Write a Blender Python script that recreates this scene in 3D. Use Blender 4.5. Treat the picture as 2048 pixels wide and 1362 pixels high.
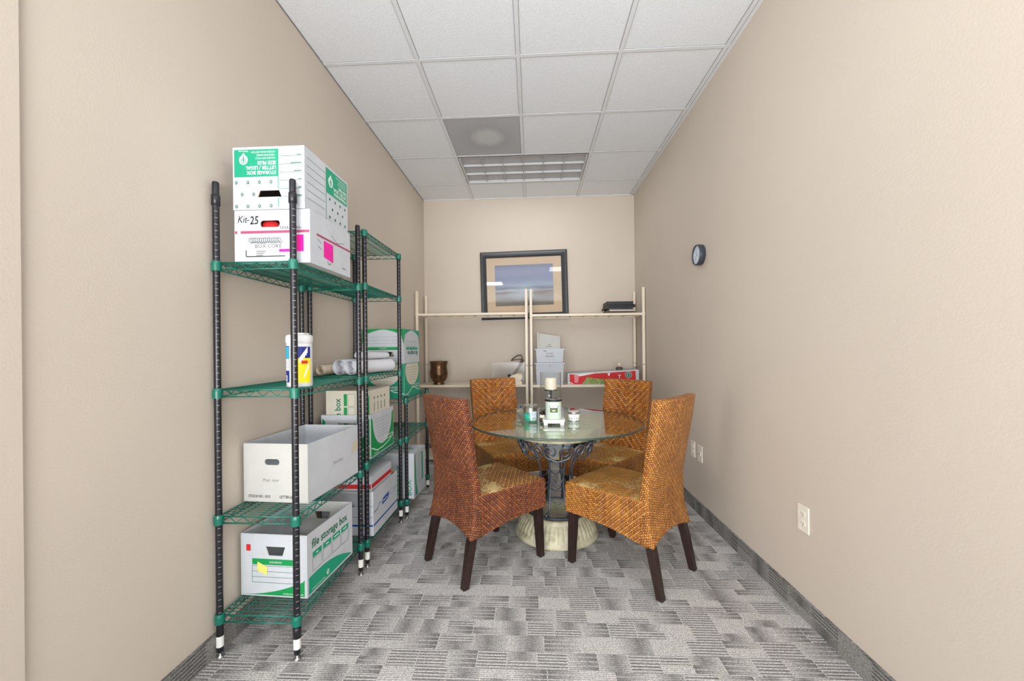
import bpy, bmesh, math, random
from mathutils import Vector, Matrix
from mathutils.geometry import tessellate_polygon
random.seed(7)
PI = math.pi
for o in list(bpy.data.objects): bpy.data.objects.remove(o)
scn = bpy.context.scene
COL = scn.collection

# ------------------------------------------------------------------ camera
FPX, CX, CY, YAW, ROLL, HC = 798.3, 1024.0, 696.6, .05, -.01, 1.2046
c1, s1 = math.cos(YAW), math.sin(YAW)
Ym = Matrix(((c1, s1, 0), (-s1, c1, 0), (0, 0, 1)))
c2, s2 = math.cos(ROLL), math.sin(ROLL)
Rm = Matrix(((c2, 0, s2), (0, 1, 0), (-s2, 0, c2)))
Mv = Rm @ Ym                                   # rows: right, forward, up
right, fwd, up = Mv[0], Mv[1], Mv[2]
cam_d = bpy.data.cameras.new('camera'); cam = bpy.data.objects.new('camera', cam_d); COL.objects.link(cam)
cam.matrix_world = Matrix(((right[0], up[0], -fwd[0], 0), (right[1], up[1], -fwd[1], 0), (right[2], up[2], -fwd[2], HC), (0, 0, 0, 1)))
cam_d.sensor_width = 36; cam_d.lens = FPX / 2048 * 36; cam_d.clip_start = .02
cam_d.shift_x = (1024 - CX) / 2048; cam_d.shift_y = (CY - 681) / 2048
scn.camera = cam
# ------------------------------------------------------------------ light
w = bpy.data.worlds.new('world'); scn.world = w; w.use_nodes = True
w.node_tree.nodes['Background'].inputs[0].default_value = (1.0, .985, .97, 1)
w.node_tree.nodes['Background'].inputs[1].default_value = 1.0
LC = (.965, .985, 1.0); GXc, GYc = -.0657, 3.916
def area(name, loc, size, power, rot=(0, 0, 0), col=(1, .98, .95)):
    d = bpy.data.lights.new(name, 'AREA'); d.shape = 'RECTANGLE'; d.size, d.size_y = size; d.energy = power; d.color = col
    o = bpy.data.objects.new(name, d); o.location = loc; o.rotation_euler = rot; COL.objects.link(o); return o
# the open office behind the camera: ceiling troffers, then added fill lamps
for lx, ly, pw in ((.98, .5, 9), (-1.35, -1.3, 42), (-3.1, -4.2, 80), (2.6, -4.2, 80)):  # near pair follows the glass reflections, rear pair added for brightness
    area('troffer_lamp', (lx, ly, 2.93), (1.15, .5), pw, col=LC)
area('rear_fill', (0, -5.8, 1.15), (8.5, 1.9), 330, (PI / 2, 0, 0), LC)  # added fill panel facing the room; the wall behind has no window
area('side_fill', (-4.3, -1.8, 1.3), (2.2, 2.0), 84, (PI / 2, 0, -math.radians(70)), LC)  # unseen fill added from the left, no real window there
area('upward_fill', (0, -1.8, 1.0), (1.5, .5), 31, (math.radians(118), 0, 0), LC).data.spread = math.radians(100)  # made-up fill aimed forward and slightly up, brightens ceiling and back wall
area('far_end_fill', (GXc, GYc, 2.95), (1.1, .5), 5.5, col=LC)  # lamp added to lift the far end; the fixture itself is unlit
vs = scn.view_settings
scn.display_settings.display_device = 'sRGB'
vs.view_transform = 'Standard'; vs.look = 'None'; vs.gamma = 1; vs.use_curve_mapping = False
vs.exposure = .17

# ------------------------------------------------------------------ room numbers
XL, XR, YB, ZC = -1.262, 1.189, 4.658, 2.957
YF, YO = .72, -6.0
GX, GY, T = -.6753, 2.3924, .6096

# ------------------------------------------------------------------ materials
def lin(c):
    r = []
    for v in c[:3]:
        v = v / 255.0
        r.append(v / 12.92 if v <= .04045 else ((v + .055) / 1.055) ** 2.4)
    return (r[0], r[1], r[2], 1)
class NT:
    def __init__(s, name):
        s.m = bpy.data.materials.new(name); s.m.use_nodes = True
        s.t = s.m.node_tree; s.n = s.t.nodes; s.b = s.n['Principled BSDF']; s.out = s.n['Material Output']
    def add(s, kind, **kw):
        n = s.n.new(kind)
        for k, v in kw.items(): setattr(n, k, v)
        return n
    def put(s, sock, v):
        if isinstance(v, bpy.types.NodeSocket): s.t.links.new(v, sock)
        elif v is not None: sock.default_value = v
    def math(s, op, a, b=None, c=None):
        n = s.add('ShaderNodeMath', operation=op)
        s.put(n.inputs[0], a)
        if b is not None: s.put(n.inputs[1], b)
        if c is not None: s.put(n.inputs[2], c)
        return n.outputs[0]
    def mix(s, f, a, b, mode='MIX'):
        n = s.add('ShaderNodeMix', data_type='RGBA', blend_type=mode)
        s.put(n.inputs[0], f); s.put(n.inputs[6], a); s.put(n.inputs[7], b); return n.outputs[2]
    def fmix(s, f, a, b):
        n = s.add('ShaderNodeMix', data_type='FLOAT'); s.put(n.inputs[0], f); s.put(n.inputs[2], a); s.put(n.inputs[3], b); return n.outputs[0]
    def ramp(s, f, stops, interp='LINEAR'):
        n = s.add('ShaderNodeValToRGB'); n.color_ramp.interpolation = interp
        e = n.color_ramp.elements
        while len(e) < len(stops): e.new(.5)
        for i, (p, c) in enumerate(stops): e[i].position = p; e[i].color = c
        s.put(n.inputs[0], f); return n.outputs[0]
    def noise(s, vec, scale, detail=2, rough=.5, dist=0):
        n = s.add('ShaderNodeTexNoise'); s.put(n.inputs['Vector'], vec)
        n.inputs['Scale'].default_value = scale; n.inputs['Detail'].default_value = detail; n.inputs['Roughness'].default_value = rough
        n.inputs['Distortion'].default_value = dist; return n.outputs[0]
    def white(s, vec):
        n = s.add('ShaderNodeTexWhiteNoise'); s.put(n.inputs[0], vec); return n.outputs[0]
    def comb(s, x, y, z=0):
        n = s.add('ShaderNodeCombineXYZ'); s.put(n.inputs[0], x); s.put(n.inputs[1], y); s.put(n.inputs[2], z); return n.outputs[0]
    def sep(s, v):
        n = s.add('ShaderNodeSeparateXYZ'); s.put(n.inputs[0], v); return n.outputs
    def coord(s, k='Object'):
        return s.add('ShaderNodeTexCoord').outputs[k]
    def bump(s, h, dist, strength=1):
        n = s.add('ShaderNodeBump'); s.put(n.inputs['Height'], h); n.inputs['Distance'].default_value = dist; n.inputs['Strength'].default_value = strength
        s.t.links.new(n.outputs[0], s.b.inputs['Normal']); return n
    def base(s, c): s.put(s.b.inputs['Base Color'], c)
    def set(s, rough=None, metal=None, spec=None):
        if rough is not None: s.put(s.b.inputs['Roughness'], rough)
        if metal is not None: s.b.inputs['Metallic'].default_value = metal
        if spec is not None: s.b.inputs['Specular IOR Level'].default_value = spec

def simple(name, rgb, rough=.6, metal=0, var=.06, scale=30, bump=0, spec=.4):
    t = NT(name); c = lin(rgb)
    n = t.noise(t.coord(), scale, 3)
    k = tuple(max(0, v * (1 - var)) for v in c[:3]) + (1,); h = tuple(min(1, v * (1 + var)) for v in c[:3]) + (1,)
    t.base(t.ramp(n, [(.3, k), (.7, h)])); t.set(rough, metal, spec)
    if bump: t.bump(n, bump)
    return t.m

def mat_wall():
    t = NT('wall_paint'); co = t.coord()
    big = t.noise(co, 1.3, 2); fine = t.noise(co, 130, 3)
    t.base(t.ramp(big, [(.3, lin((204, 193, 180))), (.7, lin((208, 197, 184)))]))
    t.set(.62, 0, .25); t.bump(fine, .0012, .35); return t.m
def mat_ceiling_tile():
    t = NT('ceiling_tile'); co = t.coord()
    n = t.noise(co, 95, 4, .7); v = t.add('ShaderNodeTexVoronoi'); t.put(v.inputs['Vector'], co); v.inputs['Scale'].default_value = 130
    pit = t.math('LESS_THAN', v.outputs['Distance'], .16)
    wn = t.math('GREATER_THAN', n, .5)
    p = t.math('MULTIPLY', pit, wn)
    c = t.mix(p, t.ramp(n, [(.35, lin((230, 233, 237))), (.7, lin((241, 244, 249)))]), lin((172, 174, 176)))
    t.base(c); t.set(.9, 0, .1); t.bump(t.math('SUBTRACT', n, p), .002, .5); return t.m
def carpet(name, tint, dark=1.0, base=False):
    t = NT(name); co = t.coord(); x, y, z = t.sep(co)
    if base: u, v = y, z
    else: u, v = x, y
    RH = .088; RIB = 1.1 if base else .5
    vr = t.math('DIVIDE', v, RH); row = t.math('FLOOR', vr)
    rr = t.white(t.comb(row, 3.3)); 
    wdt = t.math('ADD', .115, t.math('MULTIPLY', t.white(t.comb(row, 9.1)), .06))
    uc = t.math('DIVIDE', t.math('ADD', u, rr), wdt); cell = t.math('FLOOR', uc)
    rnd = t.white(t.comb(cell, row, 1.7)); rnd2 = t.white(t.comb(cell, row, 5.2))
    # half-height split of some cells
    half = t.math('GREATER_THAN', t.math('FRACT', vr), t.math('MULTIPLY', t.math('GREATER_THAN', rnd2, .55), .5))
    rnd = t.fmix(half, rnd, t.white(t.comb(cell, row, 8.8)))
    fx = t.math('FRACT', uc)
    grad = t.noise(t.comb(t.math('MULTIPLY', u, 22), t.math('MULTIPLY', v, 22)), 1, 2)
    rnd3 = t.white(t.comb(cell, row, 4.4))
    ramp_ = t.fmix(t.math('GREATER_THAN', rnd3, .5), t.math('SUBTRACT', 1, fx), fx)
    sa = t.math('GREATER_THAN', t.math('FRACT', t.math('DIVIDE', v, .022)), .2)
    sb = t.math('GREATER_THAN', t.math('FRACT', t.math('DIVIDE', v, .0147)), .58)
    rad = t.math('SUBTRACT', 1, t.math('MULTIPLY', t.math('ABSOLUTE', t.math('SUBTRACT', fx, t.math('ADD', .3, t.math('MULTIPLY', rnd3, .4)))), 1.7))
    gt = lambda q: t.math('GREATER_THAN', rnd, q)
    lt = lambda q: t.math('LESS_THAN', rnd, q)
    ga = t.math('ADD', .12, t.math('MULTIPLY', ramp_, .95))
    d = t.math('MULTIPLY', t.math('MULTIPLY', lt(.27), .72), rad)
    d = t.math('MAXIMUM', d, t.math('MULTIPLY', t.math('MULTIPLY', t.math('MULTIPLY', gt(.27), lt(.55)), sa), t.math('MULTIPLY', ga, .8)))
    d = t.math('MAXIMUM', d, t.math('MULTIPLY', t.math('MULTIPLY', t.math('MULTIPLY', gt(.55), lt(.88)), sb), .82))
    d = t.math('MULTIPLY', d, t.math('ADD', .62, t.math('MULTIPLY', grad, .7)))
    edge = t.math('LESS_THAN', fx, .035)
    d = t.math('MULTIPLY', d, t.math('SUBTRACT', 1, edge))
    loop = t.noise(t.comb(t.math('MULTIPLY', u, 190), t.math('MULTIPLY', v, 330)), 1, 3, .75)
    vor = t.add('ShaderNodeTexVoronoi'); t.put(vor.inputs['Vector'], t.comb(t.math('MULTIPLY', u, 170), t.math('MULTIPLY', v, 230))); vor.inputs['Scale'].default_value = 1
    rib = t.math('ABSOLUTE', t.math('SUBTRACT', t.math('FRACT', t.math('DIVIDE', v, .0088)), .5))
    L = lin(tuple(a * dark for a in tint)); Dk = lin(tuple(a * .5 * dark for a in tint))
    c = t.mix(t.math('MINIMUM', d, 1), L, Dk)
    c = t.mix(1.0, c, t.ramp(loop, [(.34, (.38, .38, .38, 1)), (.5, (.98, .98, .98, 1)), (.66, (1.5, 1.5, 1.5, 1))]), 'MULTIPLY')
    c = t.mix(1.0, c, t.ramp(vor.outputs['Distance'], [(.1, (1.12, 1.12, 1.12, 1)), (.8, (.66, .66, .66, 1))]), 'MULTIPLY')
    c = t.mix(t.math('MULTIPLY', rib, RIB), c, Dk)
    t.base(c); t.set(.95, 0, .05); t.bump(t.math('SUBTRACT', loop, rib), .004, .6); return t.m
def mat_wicker(name, lo, mid, hi, worn=0.0, s=.0085):
    t = NT(name); uv = t.coord('UV'); u, v, _ = t.sep(uv)
    a = t.math('DIVIDE', t.math('ABSOLUTE', u), s); b = t.math('DIVIDE', t.math('ABSOLUTE', v), s)
    wob = t.noise(t.comb(t.math('MULTIPLY', u, 90), t.math('MULTIPLY', v, 90)), 1, 2)
    a = t.math('ADD', a, t.math('MULTIPLY', t.math('SUBTRACT', wob, .5), .5))
    i = t.math('FLOOR', a); j = t.math('FLOOR', b)
    def fmod4(x): return t.math('FLOORED_MODULO', x, 4.0)
    k = fmod4(t.math('SUBTRACT', i, j)); hor = t.math('LESS_THAN', k, 1.5)
    hp = t.math('SINE', t.math('MULTIPLY', t.math('FRACT', b), PI))
    ht = t.math('SINE', t.math('MULTIPLY', t.math('DIVIDE', fmod4(t.math('SUBTRACT', a, j)), 2), PI))
    hh = t.math('MULTIPLY', t.math('POWER', t.math('MAXIMUM', hp, .0), .6), t.math('POWER', t.math('MAXIMUM', ht, .0), .45))
    vp = t.math('SINE', t.math('MULTIPLY', t.math('FRACT', a), PI))
    vt = t.math('SINE', t.math('MULTIPLY', t.math('DIVIDE', t.math('SUBTRACT', fmod4(t.math('SUBTRACT', i, b)), 1), 2), PI))
    vh = t.math('MULTIPLY', t.math('POWER', t.math('MAXIMUM', vp, .0), .6), t.math('POWER', t.math('MAXIMUM', vt, .0), .45))
    H = t.fmix(hor, vh, hh)
    H = t.math('MULTIPLY', H, t.fmix(hor, .8 if s < .01 else .66, 1.0))
    big = t.noise(t.comb(t.math('MULTIPLY', u, 9), t.math('MULTIPLY', v, 9)), 1, 3)
    rnd = t.white(t.comb(t.fmix(hor, i, j), t.fmix(hor, 2.0, t.math('FLOOR', t.math('DIVIDE', t.math('SUBTRACT', a, j), 4)))))
    val = t.math('ADD', t.math('MULTIPLY', H, .62), t.math('ADD', t.math('MULTIPLY', rnd, .2), t.math('MULTIPLY', big, .32)))
    c = t.ramp(val, [(.22, lin(tuple(q * .4 for q in lo))), (.40, lin(lo)), (.68, lin(mid)), (.95, lin(hi))])
    if worn:
        chip = t.noise(t.comb(t.math('MULTIPLY', u, 55), t.math('MULTIPLY', v, 110)), 1, 4, .75)
        zone = t.noise(t.comb(t.math('MULTIPLY', u, 5), t.math('MULTIPLY', v, 5), 4.0), 1, 2)
        f = t.math('GREATER_THAN', t.math('ADD', chip, t.math('MULTIPLY', t.math('SUBTRACT', zone, .5), 1.1)), .66 - .05 * worn)
        c = t.mix(t.math('MULTIPLY', f, .85), c, lin((226, 200, 140)))
    t.base(c); t.set(.38, 0, .45); t.bump(H, .004, .9); return t.m
def mat_glass(name, tint, rough=.0, base_f=.04, gain=1.0):
    t = NT(name); t.n.remove(t.b)
    geo = t.add('ShaderNodeNewGeometry'); dp = t.add('ShaderNodeVectorMath', operation='DOT_PRODUCT')
    t.put(dp.inputs[0], geo.outputs['Incoming']); t.put(dp.inputs[1], geo.outputs['Normal'])
    tr = t.add('ShaderNodeBsdfTransparent'); tr.inputs[0].default_value = tint
    gl = t.add('ShaderNodeBsdfGlossy'); gl.inputs['Roughness'].default_value = rough; gl.inputs[0].default_value = (1, 1, 1, 1)
    cs = t.math('SUBTRACT', 1, t.math('ABSOLUTE', dp.outputs['Value']))
    f = t.math('MULTIPLY', t.math('ADD', base_f, t.math('MULTIPLY', t.math('POWER', cs, 5.0), 1 - base_f)), gain)
    mx = t.add('ShaderNodeMixShader'); t.put(mx.inputs[0], f)
    t.t.links.new(tr.outputs[0], mx.inputs[1]); t.t.links.new(gl.outputs[0], mx.inputs[2]); t.t.links.new(mx.outputs[0], t.out.inputs[0])
    return t.m
def mat_frost(name, rgb, alpha, rough=.4):
    t = NT(name); t.base(lin(rgb)); t.set(rough, 0, .5); t.b.inputs['Alpha'].default_value = alpha
    n = t.noise(t.coord(), 25, 2); t.bump(n, .001, .3); return t.m
def mat_art():
    t = NT('seascape_print'); u, v, _ = t.sep(t.coord('UV'))
    n = t.noise(t.comb(t.math('MULTIPLY', u, 2.2), t.math('MULTIPLY', v, 11)), 1, 5, .6, .4)
    y = t.math('ADD', v, t.math('MULTIPLY', t.math('SUBTRACT', n, .5), .16))
    c = t.ramp(y, [(.0, lin((92, 84, 82))), (.14, lin((128, 122, 118))), (.27, lin((150, 152, 158))), (.33, lin((118, 104, 104))), (.38, lin((176, 182, 194))), (.42, lin((96, 100, 122))), (.5, lin((150, 162, 184))), (.66, lin((120, 126, 160))), (.85, lin((134, 138, 168))), (1, lin((112, 118, 146)))])
    dx = t.math('SUBTRACT', u, .48); dy = t.math('MULTIPLY', t.math('SUBTRACT', v, .33), 1.3)
    r = t.math('SQRT', t.math('ADD', t.math('MULTIPLY', dx, dx), t.math('MULTIPLY', dy, dy)))
    g = t.math('MAXIMUM', t.math('SUBTRACT', .8, t.math('MULTIPLY', r, 2.6)), 0)
    c = t.mix(t.math('MULTIPLY', g, .8), c, lin((196, 208, 218)))
    rd = t.math('MULTIPLY', t.math('GREATER_THAN', u, .66), t.math('LESS_THAN', t.math('ABSOLUTE', t.math('SUBTRACT', v, .3)), .09))
    c = t.mix(t.math('MULTIPLY', t.math('MULTIPLY', rd, n), .8), c, lin((120, 88, 84)))
    t.base(c); t.set(.5, 0, .3); return t.m
def mat_return():
    t = NT('return_panel'); x, y, z = t.sep(t.coord())
    dx = t.math('SUBTRACT', x, GX + T * .5 + .02); dy = t.math('SUBTRACT', y, GY + T * 1.5)
    r = t.math('SQRT', t.math('ADD', t.math('MULTIPLY', dx, dx), t.math('MULTIPLY', dy, dy)))
    n = t.noise(t.coord(), 60, 3)
    r = t.math('ADD', r, t.math('MULTIPLY', n, .04))
    c = t.ramp(r, [(.10, lin((200, 201, 203))), (.135, lin((190, 191, 193))), (.17, lin((174, 175, 178))), (.3, lin((182, 183, 186)))])
    t.base(c); t.set(.8, 0, .2); t.bump(n, .001, .4); return t.m
def mat_bronze():
    t = NT('mottled_bronze'); n = t.noise(t.coord(), 22, 5, .6, .8)
    t.base(t.ramp(n, [(.3, lin((66, 48, 34))), (.55, lin((112, 84, 58))), (.75, lin((150, 118, 84)))])); t.set(.35, .75); t.bump(n, .002, .5); return t.m
def mat_stone():
    t = NT('antiqued_stone'); n = t.noise(t.coord(), 14, 6, .7); 
    t.base(t.ramp(n, [(.3, lin((140, 132, 104))), (.5, lin((190, 184, 156))), (.7, lin((210, 204, 180)))])); t.set(.55); t.bump(n, .002, .4); return t.m
def mat_paper(name, rgb): return simple(name, rgb, .75, 0, .03, 18, .0012, .2)

M = dict(
 wall=mat_wall(), tile=mat_ceiling_tile(), carpet=carpet('carpet_tiles', (224, 221, 219)), carpet_base=carpet('carpet_cove', (196, 194, 190), .9, True),
 tbar=simple('grid_metal', (226, 228, 231), .45, 0, .02), gap=simple('grid_shadow_gap', (128, 128, 130), .8),
 green=simple('green_epoxy', (8, 108, 90), .3, 0, .12, 40, 0, .6), black=simple('black_steel', (30, 30, 36), .32, .2, .1, 40, 0, .6), steel=simple('zinc', (190, 190, 190), .25, .9),
 mark=simple('groove_glint', (150, 152, 158), .4), sticker=simple('white_sticker', (232, 232, 228), .6),
 carton=mat_paper('white_carton', (200, 205, 211)), carton_g=mat_paper('grey_white_carton', (200, 200, 196)), kraft=mat_paper('kraft_board', (178, 140, 96)), carton_c=mat_paper('cream_carton', (214, 208, 192)),
 p_green=simple('print_green', (10, 150, 78), .6, 0, .04), p_teal=simple('print_teal', (22, 160, 122), .6, 0, .04), p_dkgreen=simple('print_dark_green', (20, 108, 78), .6), p_black=simple('print_black', (34, 34, 36), .6),
 p_white=simple('print_white', (236, 238, 238), .6, 0, .02), p_blue=simple('print_blue', (36, 74, 160), .6), p_red=simple('print_red', (206, 40, 44), .6), p_pink=simple('print_pink', (240, 20, 160), .6), p_mauve=simple('print_mauve', (176, 74, 112), .6),
 yellow=simple('sticky_yellow', (226, 226, 120), .7), tape=simple('masking_tape', (206, 200, 176), .6),
 plastic_w=simple('white_plastic', (216, 218, 218), .35, 0, .02), p_cyan=simple('label_cyan', (40, 170, 206), .4), p_navy=simple('label_navy', (24, 44, 130), .4), p_yel=simple('label_yellow', (244, 220, 20), .4),
 paper=mat_paper('roll_paper', (222, 224, 230)), paper_t=mat_paper('tan_roll_paper', (224, 208, 186)), dark=simple('dark_inside', (40, 38, 40), .9), p_lblue=simple('print_light_blue', (90, 160, 200), .6),
 cream=simple('cream_enamel', (232, 220, 200), .4, 0, .02), wood=simple('espresso_wood', (40, 24, 20), .4, 0, .3, 60, 0, .5), glide=simple('nail_glide', (150, 140, 120), .4, .5),
 frame=simple('charcoal_frame', (62, 64, 68), .35, 0, .15, 60), matb=simple('mat_board', (206, 180, 152), .8, 0, .02), art=mat_art(),
 iron=simple('brushed_iron', (100, 106, 116), .36, .6, .25, 60, .0005), stone=mat_stone(), bronze=mat_bronze(),
 glass=mat_glass('table_glass', (.86, .93, .88, 1), 0, .04, 1.0), glass_edge=simple('green_glass_edge', (52, 74, 66), .15, 0, .1, 20, 0, .8), clear=mat_glass('clear_glass', (.97, .98, .98, 1), .0), teal_glass=mat_glass('teal_glass', (.45, .85, .75, 1), .02),
 wax_t=simple('teal_wax', (60, 180, 150), .4), wax_m=simple('mint_wax', (198, 212, 198), .35, 0, .03), wax_c=simple('cream_wax', (240, 228, 206), .55, 0, .03), ceram=simple('white_ceramic', (244, 244, 242), .2, 0, .01, 20, 0, .6),
 olive=simple('olive_label', (92, 106, 70), .5), tin=simple('tin_metal', (176, 178, 176), .25, .8), bin=mat_frost('frosted_bin', (206, 212, 222), .72), acry=mat_frost('clear_acrylic', (206, 202, 196), .13, .12),
 clockf=simple('clock_face', (214, 226, 240), .4), clockb=simple('clock_case', (58, 62, 72), .4), plate=simple('wall_plate', (238, 230, 216), .35), slot=simple('plate_slot', (90, 80, 70), .6),
 louver=simple('louver_metal', (200, 202, 204), .4, .1, .02), pan=simple('fixture_pan', (186, 187, 190), .5), ret=mat_return(), leather=simple('black_leatherette', (38, 40, 46), .4, 0, .2), brown=simple('brown_leatherette', (112, 82, 72), .5), twig=simple('grey_twigs', (96, 88, 78), .7), moss=simple('frosted_green', (150, 168, 96), .7, 0, .35, 200, .004),
)
WK = {
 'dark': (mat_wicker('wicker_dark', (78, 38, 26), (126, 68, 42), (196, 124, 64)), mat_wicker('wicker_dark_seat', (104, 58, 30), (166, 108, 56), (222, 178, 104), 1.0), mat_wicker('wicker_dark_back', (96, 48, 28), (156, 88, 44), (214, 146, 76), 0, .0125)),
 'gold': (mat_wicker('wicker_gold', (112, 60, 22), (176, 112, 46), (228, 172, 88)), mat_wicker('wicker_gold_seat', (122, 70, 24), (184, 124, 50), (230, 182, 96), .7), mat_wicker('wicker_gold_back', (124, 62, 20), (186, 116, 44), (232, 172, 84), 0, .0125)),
}

# ------------------------------------------------------------------ mesh builder
class MB:
    def __init__(s): s.v = []; s.f = []; s.m = []; s.uv = {}; s.mats = []; s.sm = []; s.X = Matrix.Identity(4)
    def mi(s, m):
        m = M[m] if isinstance(m, str) else m
        if m not in s.mats: s.mats.append(m)
        return s.mats.index(m)
    def vert(s, p): s.v.append(s.X @ Vector(p)); return len(s.v) - 1
    def face(s, idx, m, uv=None, smooth=False):
        s.f.append(tuple(idx)); s.m.append(s.mi(m)); s.sm.append(smooth)
        if uv: s.uv[len(s.f) - 1] = uv
    def poly(s, pts, m, uv=None, smooth=False): s.face([s.vert(p) for p in pts], m, uv, smooth)
    def box(s, a, b, m):
        x0, y0, z0 = a; x1, y1, z1 = b
        i = [s.vert(p) for p in ((x0, y0, z0), (x1, y0, z0), (x1, y1, z0), (x0, y1, z0), (x0, y0, z1), (x1, y0, z1), (x1, y1, z1), (x0, y1, z1))]
        for q in ((0, 3, 2, 1), (4, 5, 6, 7), (0, 1, 5, 4), (1, 2, 6, 5), (2, 3, 7, 6), (3, 0, 4, 7)): s.face([i[k] for k in q], m)
    def tube(s, path, r, m, n=6, cap=True, closed=False, flat=None):
        P = [Vector(p) for p in path]; rings = []; N = len(P); prev = None
        for k in range(N):
            if closed: t = P[(k + 1) % N] - P[k - 1]
            else: t = (P[min(k + 1, N - 1)] - P[max(k - 1, 0)])
            t.normalize()
            if prev is None:
                a = Vector((0, 0, 1)) if abs(t.z) < .9 else Vector((1, 0, 0))
                u = t.cross(a).normalized()
            else:
                u = (prev - t * prev.dot(t)); u = u.normalized() if u.length > 1e-6 else t.orthogonal().normalized()
            prev = u; w_ = t.cross(u)
            rr = r[k] if isinstance(r, (list, tuple)) else r
            r2 = rr * (flat or 1)
            rings.append([s.vert(P[k] + u * math.cos(2 * PI * j / n) * rr + w_ * math.sin(2 * PI * j / n) * r2) for j in range(n)])
        for k in range(N if closed else N - 1):
            A, B = rings[k], rings[(k + 1) % N]
            for j in range(n): s.face((A[j], A[(j + 1) % n], B[(j + 1) % n], B[j]), m, None, True)
        if cap and not closed:
            s.face(rings[0][::-1], m); s.face(rings[-1], m)
    def lathe(s, prof, m, n=24, c=(0, 0), smooth=True, cap=True, a0=0, a1=2 * PI, mod=None):
        full = abs(a1 - a0 - 2 * PI) < 1e-6; cnt = n if full else n + 1; rings = []
        for r, z in prof:
            rings.append([s.vert((c[0] + math.cos(a0 + (a1 - a0) * j / n) * r * (mod(a0 + (a1 - a0) * j / n, z) if mod else 1), c[1] + math.sin(a0 + (a1 - a0) * j / n) * r * (mod(a0 + (a1 - a0) * j / n, z) if mod else 1), z)) for j in range(cnt)])
        for k in range(len(prof) - 1):
            mm = m[k] if isinstance(m, (list, tuple)) else m
            for j in range(n): 
                j2 = (j + 1) % cnt
                s.face((rings[k][j], rings[k][j2], rings[k + 1][j2], rings[k + 1][j]), mm, None, smooth)
        if cap and full:
            s.face(rings[0][::-1], m[0] if isinstance(m, (list, tuple)) else m); s.face(rings[-1], m[-1] if isinstance(m, (list, tuple)) else m)
    def patch(s, c, r, a0, a1, z0, z1, m, n=8, dr=.0006):  # label on an upright cylinder
        pa = [a0 + (a1 - a0) * k / n for k in range(n + 1)]
        lo = [s.vert((c[0] + math.cos(a) * (r + dr), c[1] + math.sin(a) * (r + dr), z0)) for a in pa]
        hi = [s.vert((c[0] + math.cos(a) * (r + dr), c[1] + math.sin(a) * (r + dr), z1)) for a in pa]
        for k in range(n): s.face((lo[k], lo[k + 1], hi[k + 1], hi[k]), m, None, True)
    def panel(s, F, outer, holes, th, m, m2=None):
        """flat board with holes in frame F(u,v,d); d=0 outside, d=-th inside"""
        loops = [outer] + holes; flat = [p for l in loops for p in l]
        tris = tessellate_polygon([[Vector((p[0], p[1], 0)) for p in l] for l in loops])
        for d, mm in ((0, m), (-th, m2 or m)):
            vi = [s.vert(F(p[0], p[1], d)) for p in flat]
            for t_ in tris: s.face([vi[k] for k in t_], mm)
        for l in loops:
            for k in range(len(l)):
                p, q = l[k], l[(k + 1) % len(l)]
                s.poly([F(p[0], p[1], 0), F(q[0], q[1], 0), F(q[0], q[1], -th), F(p[0], p[1], -th)], m2 if (m2 and l is not outer) else m)
    def flat(s, F, pts, m, d=.0006):
        if len(pts) <= 4: s.poly([F(p[0], p[1], d) for p in pts], m); return
        tris = tessellate_polygon([[Vector((p[0], p[1], 0)) for p in pts]])
        vi = [s.vert(F(p[0], p[1], d)) for p in pts]
        for t_ in tris: s.face([vi[k] for k in t_], m)
    def rect(s, F, u0, v0, u1, v1, m, d=.0006): s.flat(F, [(u0, v0), (u1, v0), (u1, v1), (u0, v1)], m, d)
    def line(s, F, pts, wd, m, d=.0008):
        for (a, b), (c, e) in zip(pts[:-1], pts[1:]):
            L = math.hypot(c - a, e - b) or 1; nx, ny = -(e - b) / L * wd / 2, (c - a) / L * wd / 2
            s.flat(F, [(a + nx, b + ny), (c + nx, e + ny), (c - nx, e - ny), (a - nx, b - ny)], m, d)
    def frame_rect(s, F, u0, v0, u1, v1, wd, m, d=.0008): s.line(F, [(u0, v0), (u1, v0), (u1, v1), (u0, v1), (u0, v0)], wd, m, d)
    def text(s, F, txt, u, v, size, m, align='LEFT', bold=.0, d=.0009, sx=1.0, rot=0, shear=0):
        cu = bpy.data.curves.new('t', 'FONT'); cu.body = txt; cu.size = size; cu.align_x = align; cu.fill_mode = 'FRONT'; cu.offset = bold; cu.resolution_u = 2; cu.shear = shear
        ob = bpy.data.objects.new('t', cu); COL.objects.link(ob)
        bpy.context.view_layer.update()
        me = bpy.data.meshes.new_from_object(ob)
        cr, sr = math.cos(rot), math.sin(rot)
        vi = [s.vert(F(u + (p.co.x * sx) * cr - p.co.y * sr, v + (p.co.x * sx) * sr + p.co.y * cr, d)) for p in me.vertices]
        for pl in me.polygons: s.face([vi[k] for k in pl.vertices], m)
        bpy.data.objects.remove(ob); bpy.data.curves.remove(cu); bpy.data.meshes.remove(me)
    def build(s, name, parent=None, bevel=0, auto=False):
        me = bpy.data.meshes.new(name)
        me.from_pydata([tuple(p) for p in s.v], [], s.f); 
        for m in s.mats: me.materials.append(m)
        me.polygons.foreach_set('material_index', s.m); me.polygons.foreach_set('use_smooth', s.sm)
        if s.uv:
            L = me.uv_layers.new(name='UVMap')
            for fi, uv in s.uv.items():
                for k, li in enumerate(me.polygons[fi].loop_indices): L.data[li].uv = uv[k]
        me.update()
        o = bpy.data.objects.new(name, me); COL.objects.link(o)
        if parent: o.parent = parent
        if bevel:
            b = o.modifiers.new('bevel', 'BEVEL'); b.width = bevel; b.segments = 2; b.limit_method = 'ANGLE'
        return o
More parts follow.
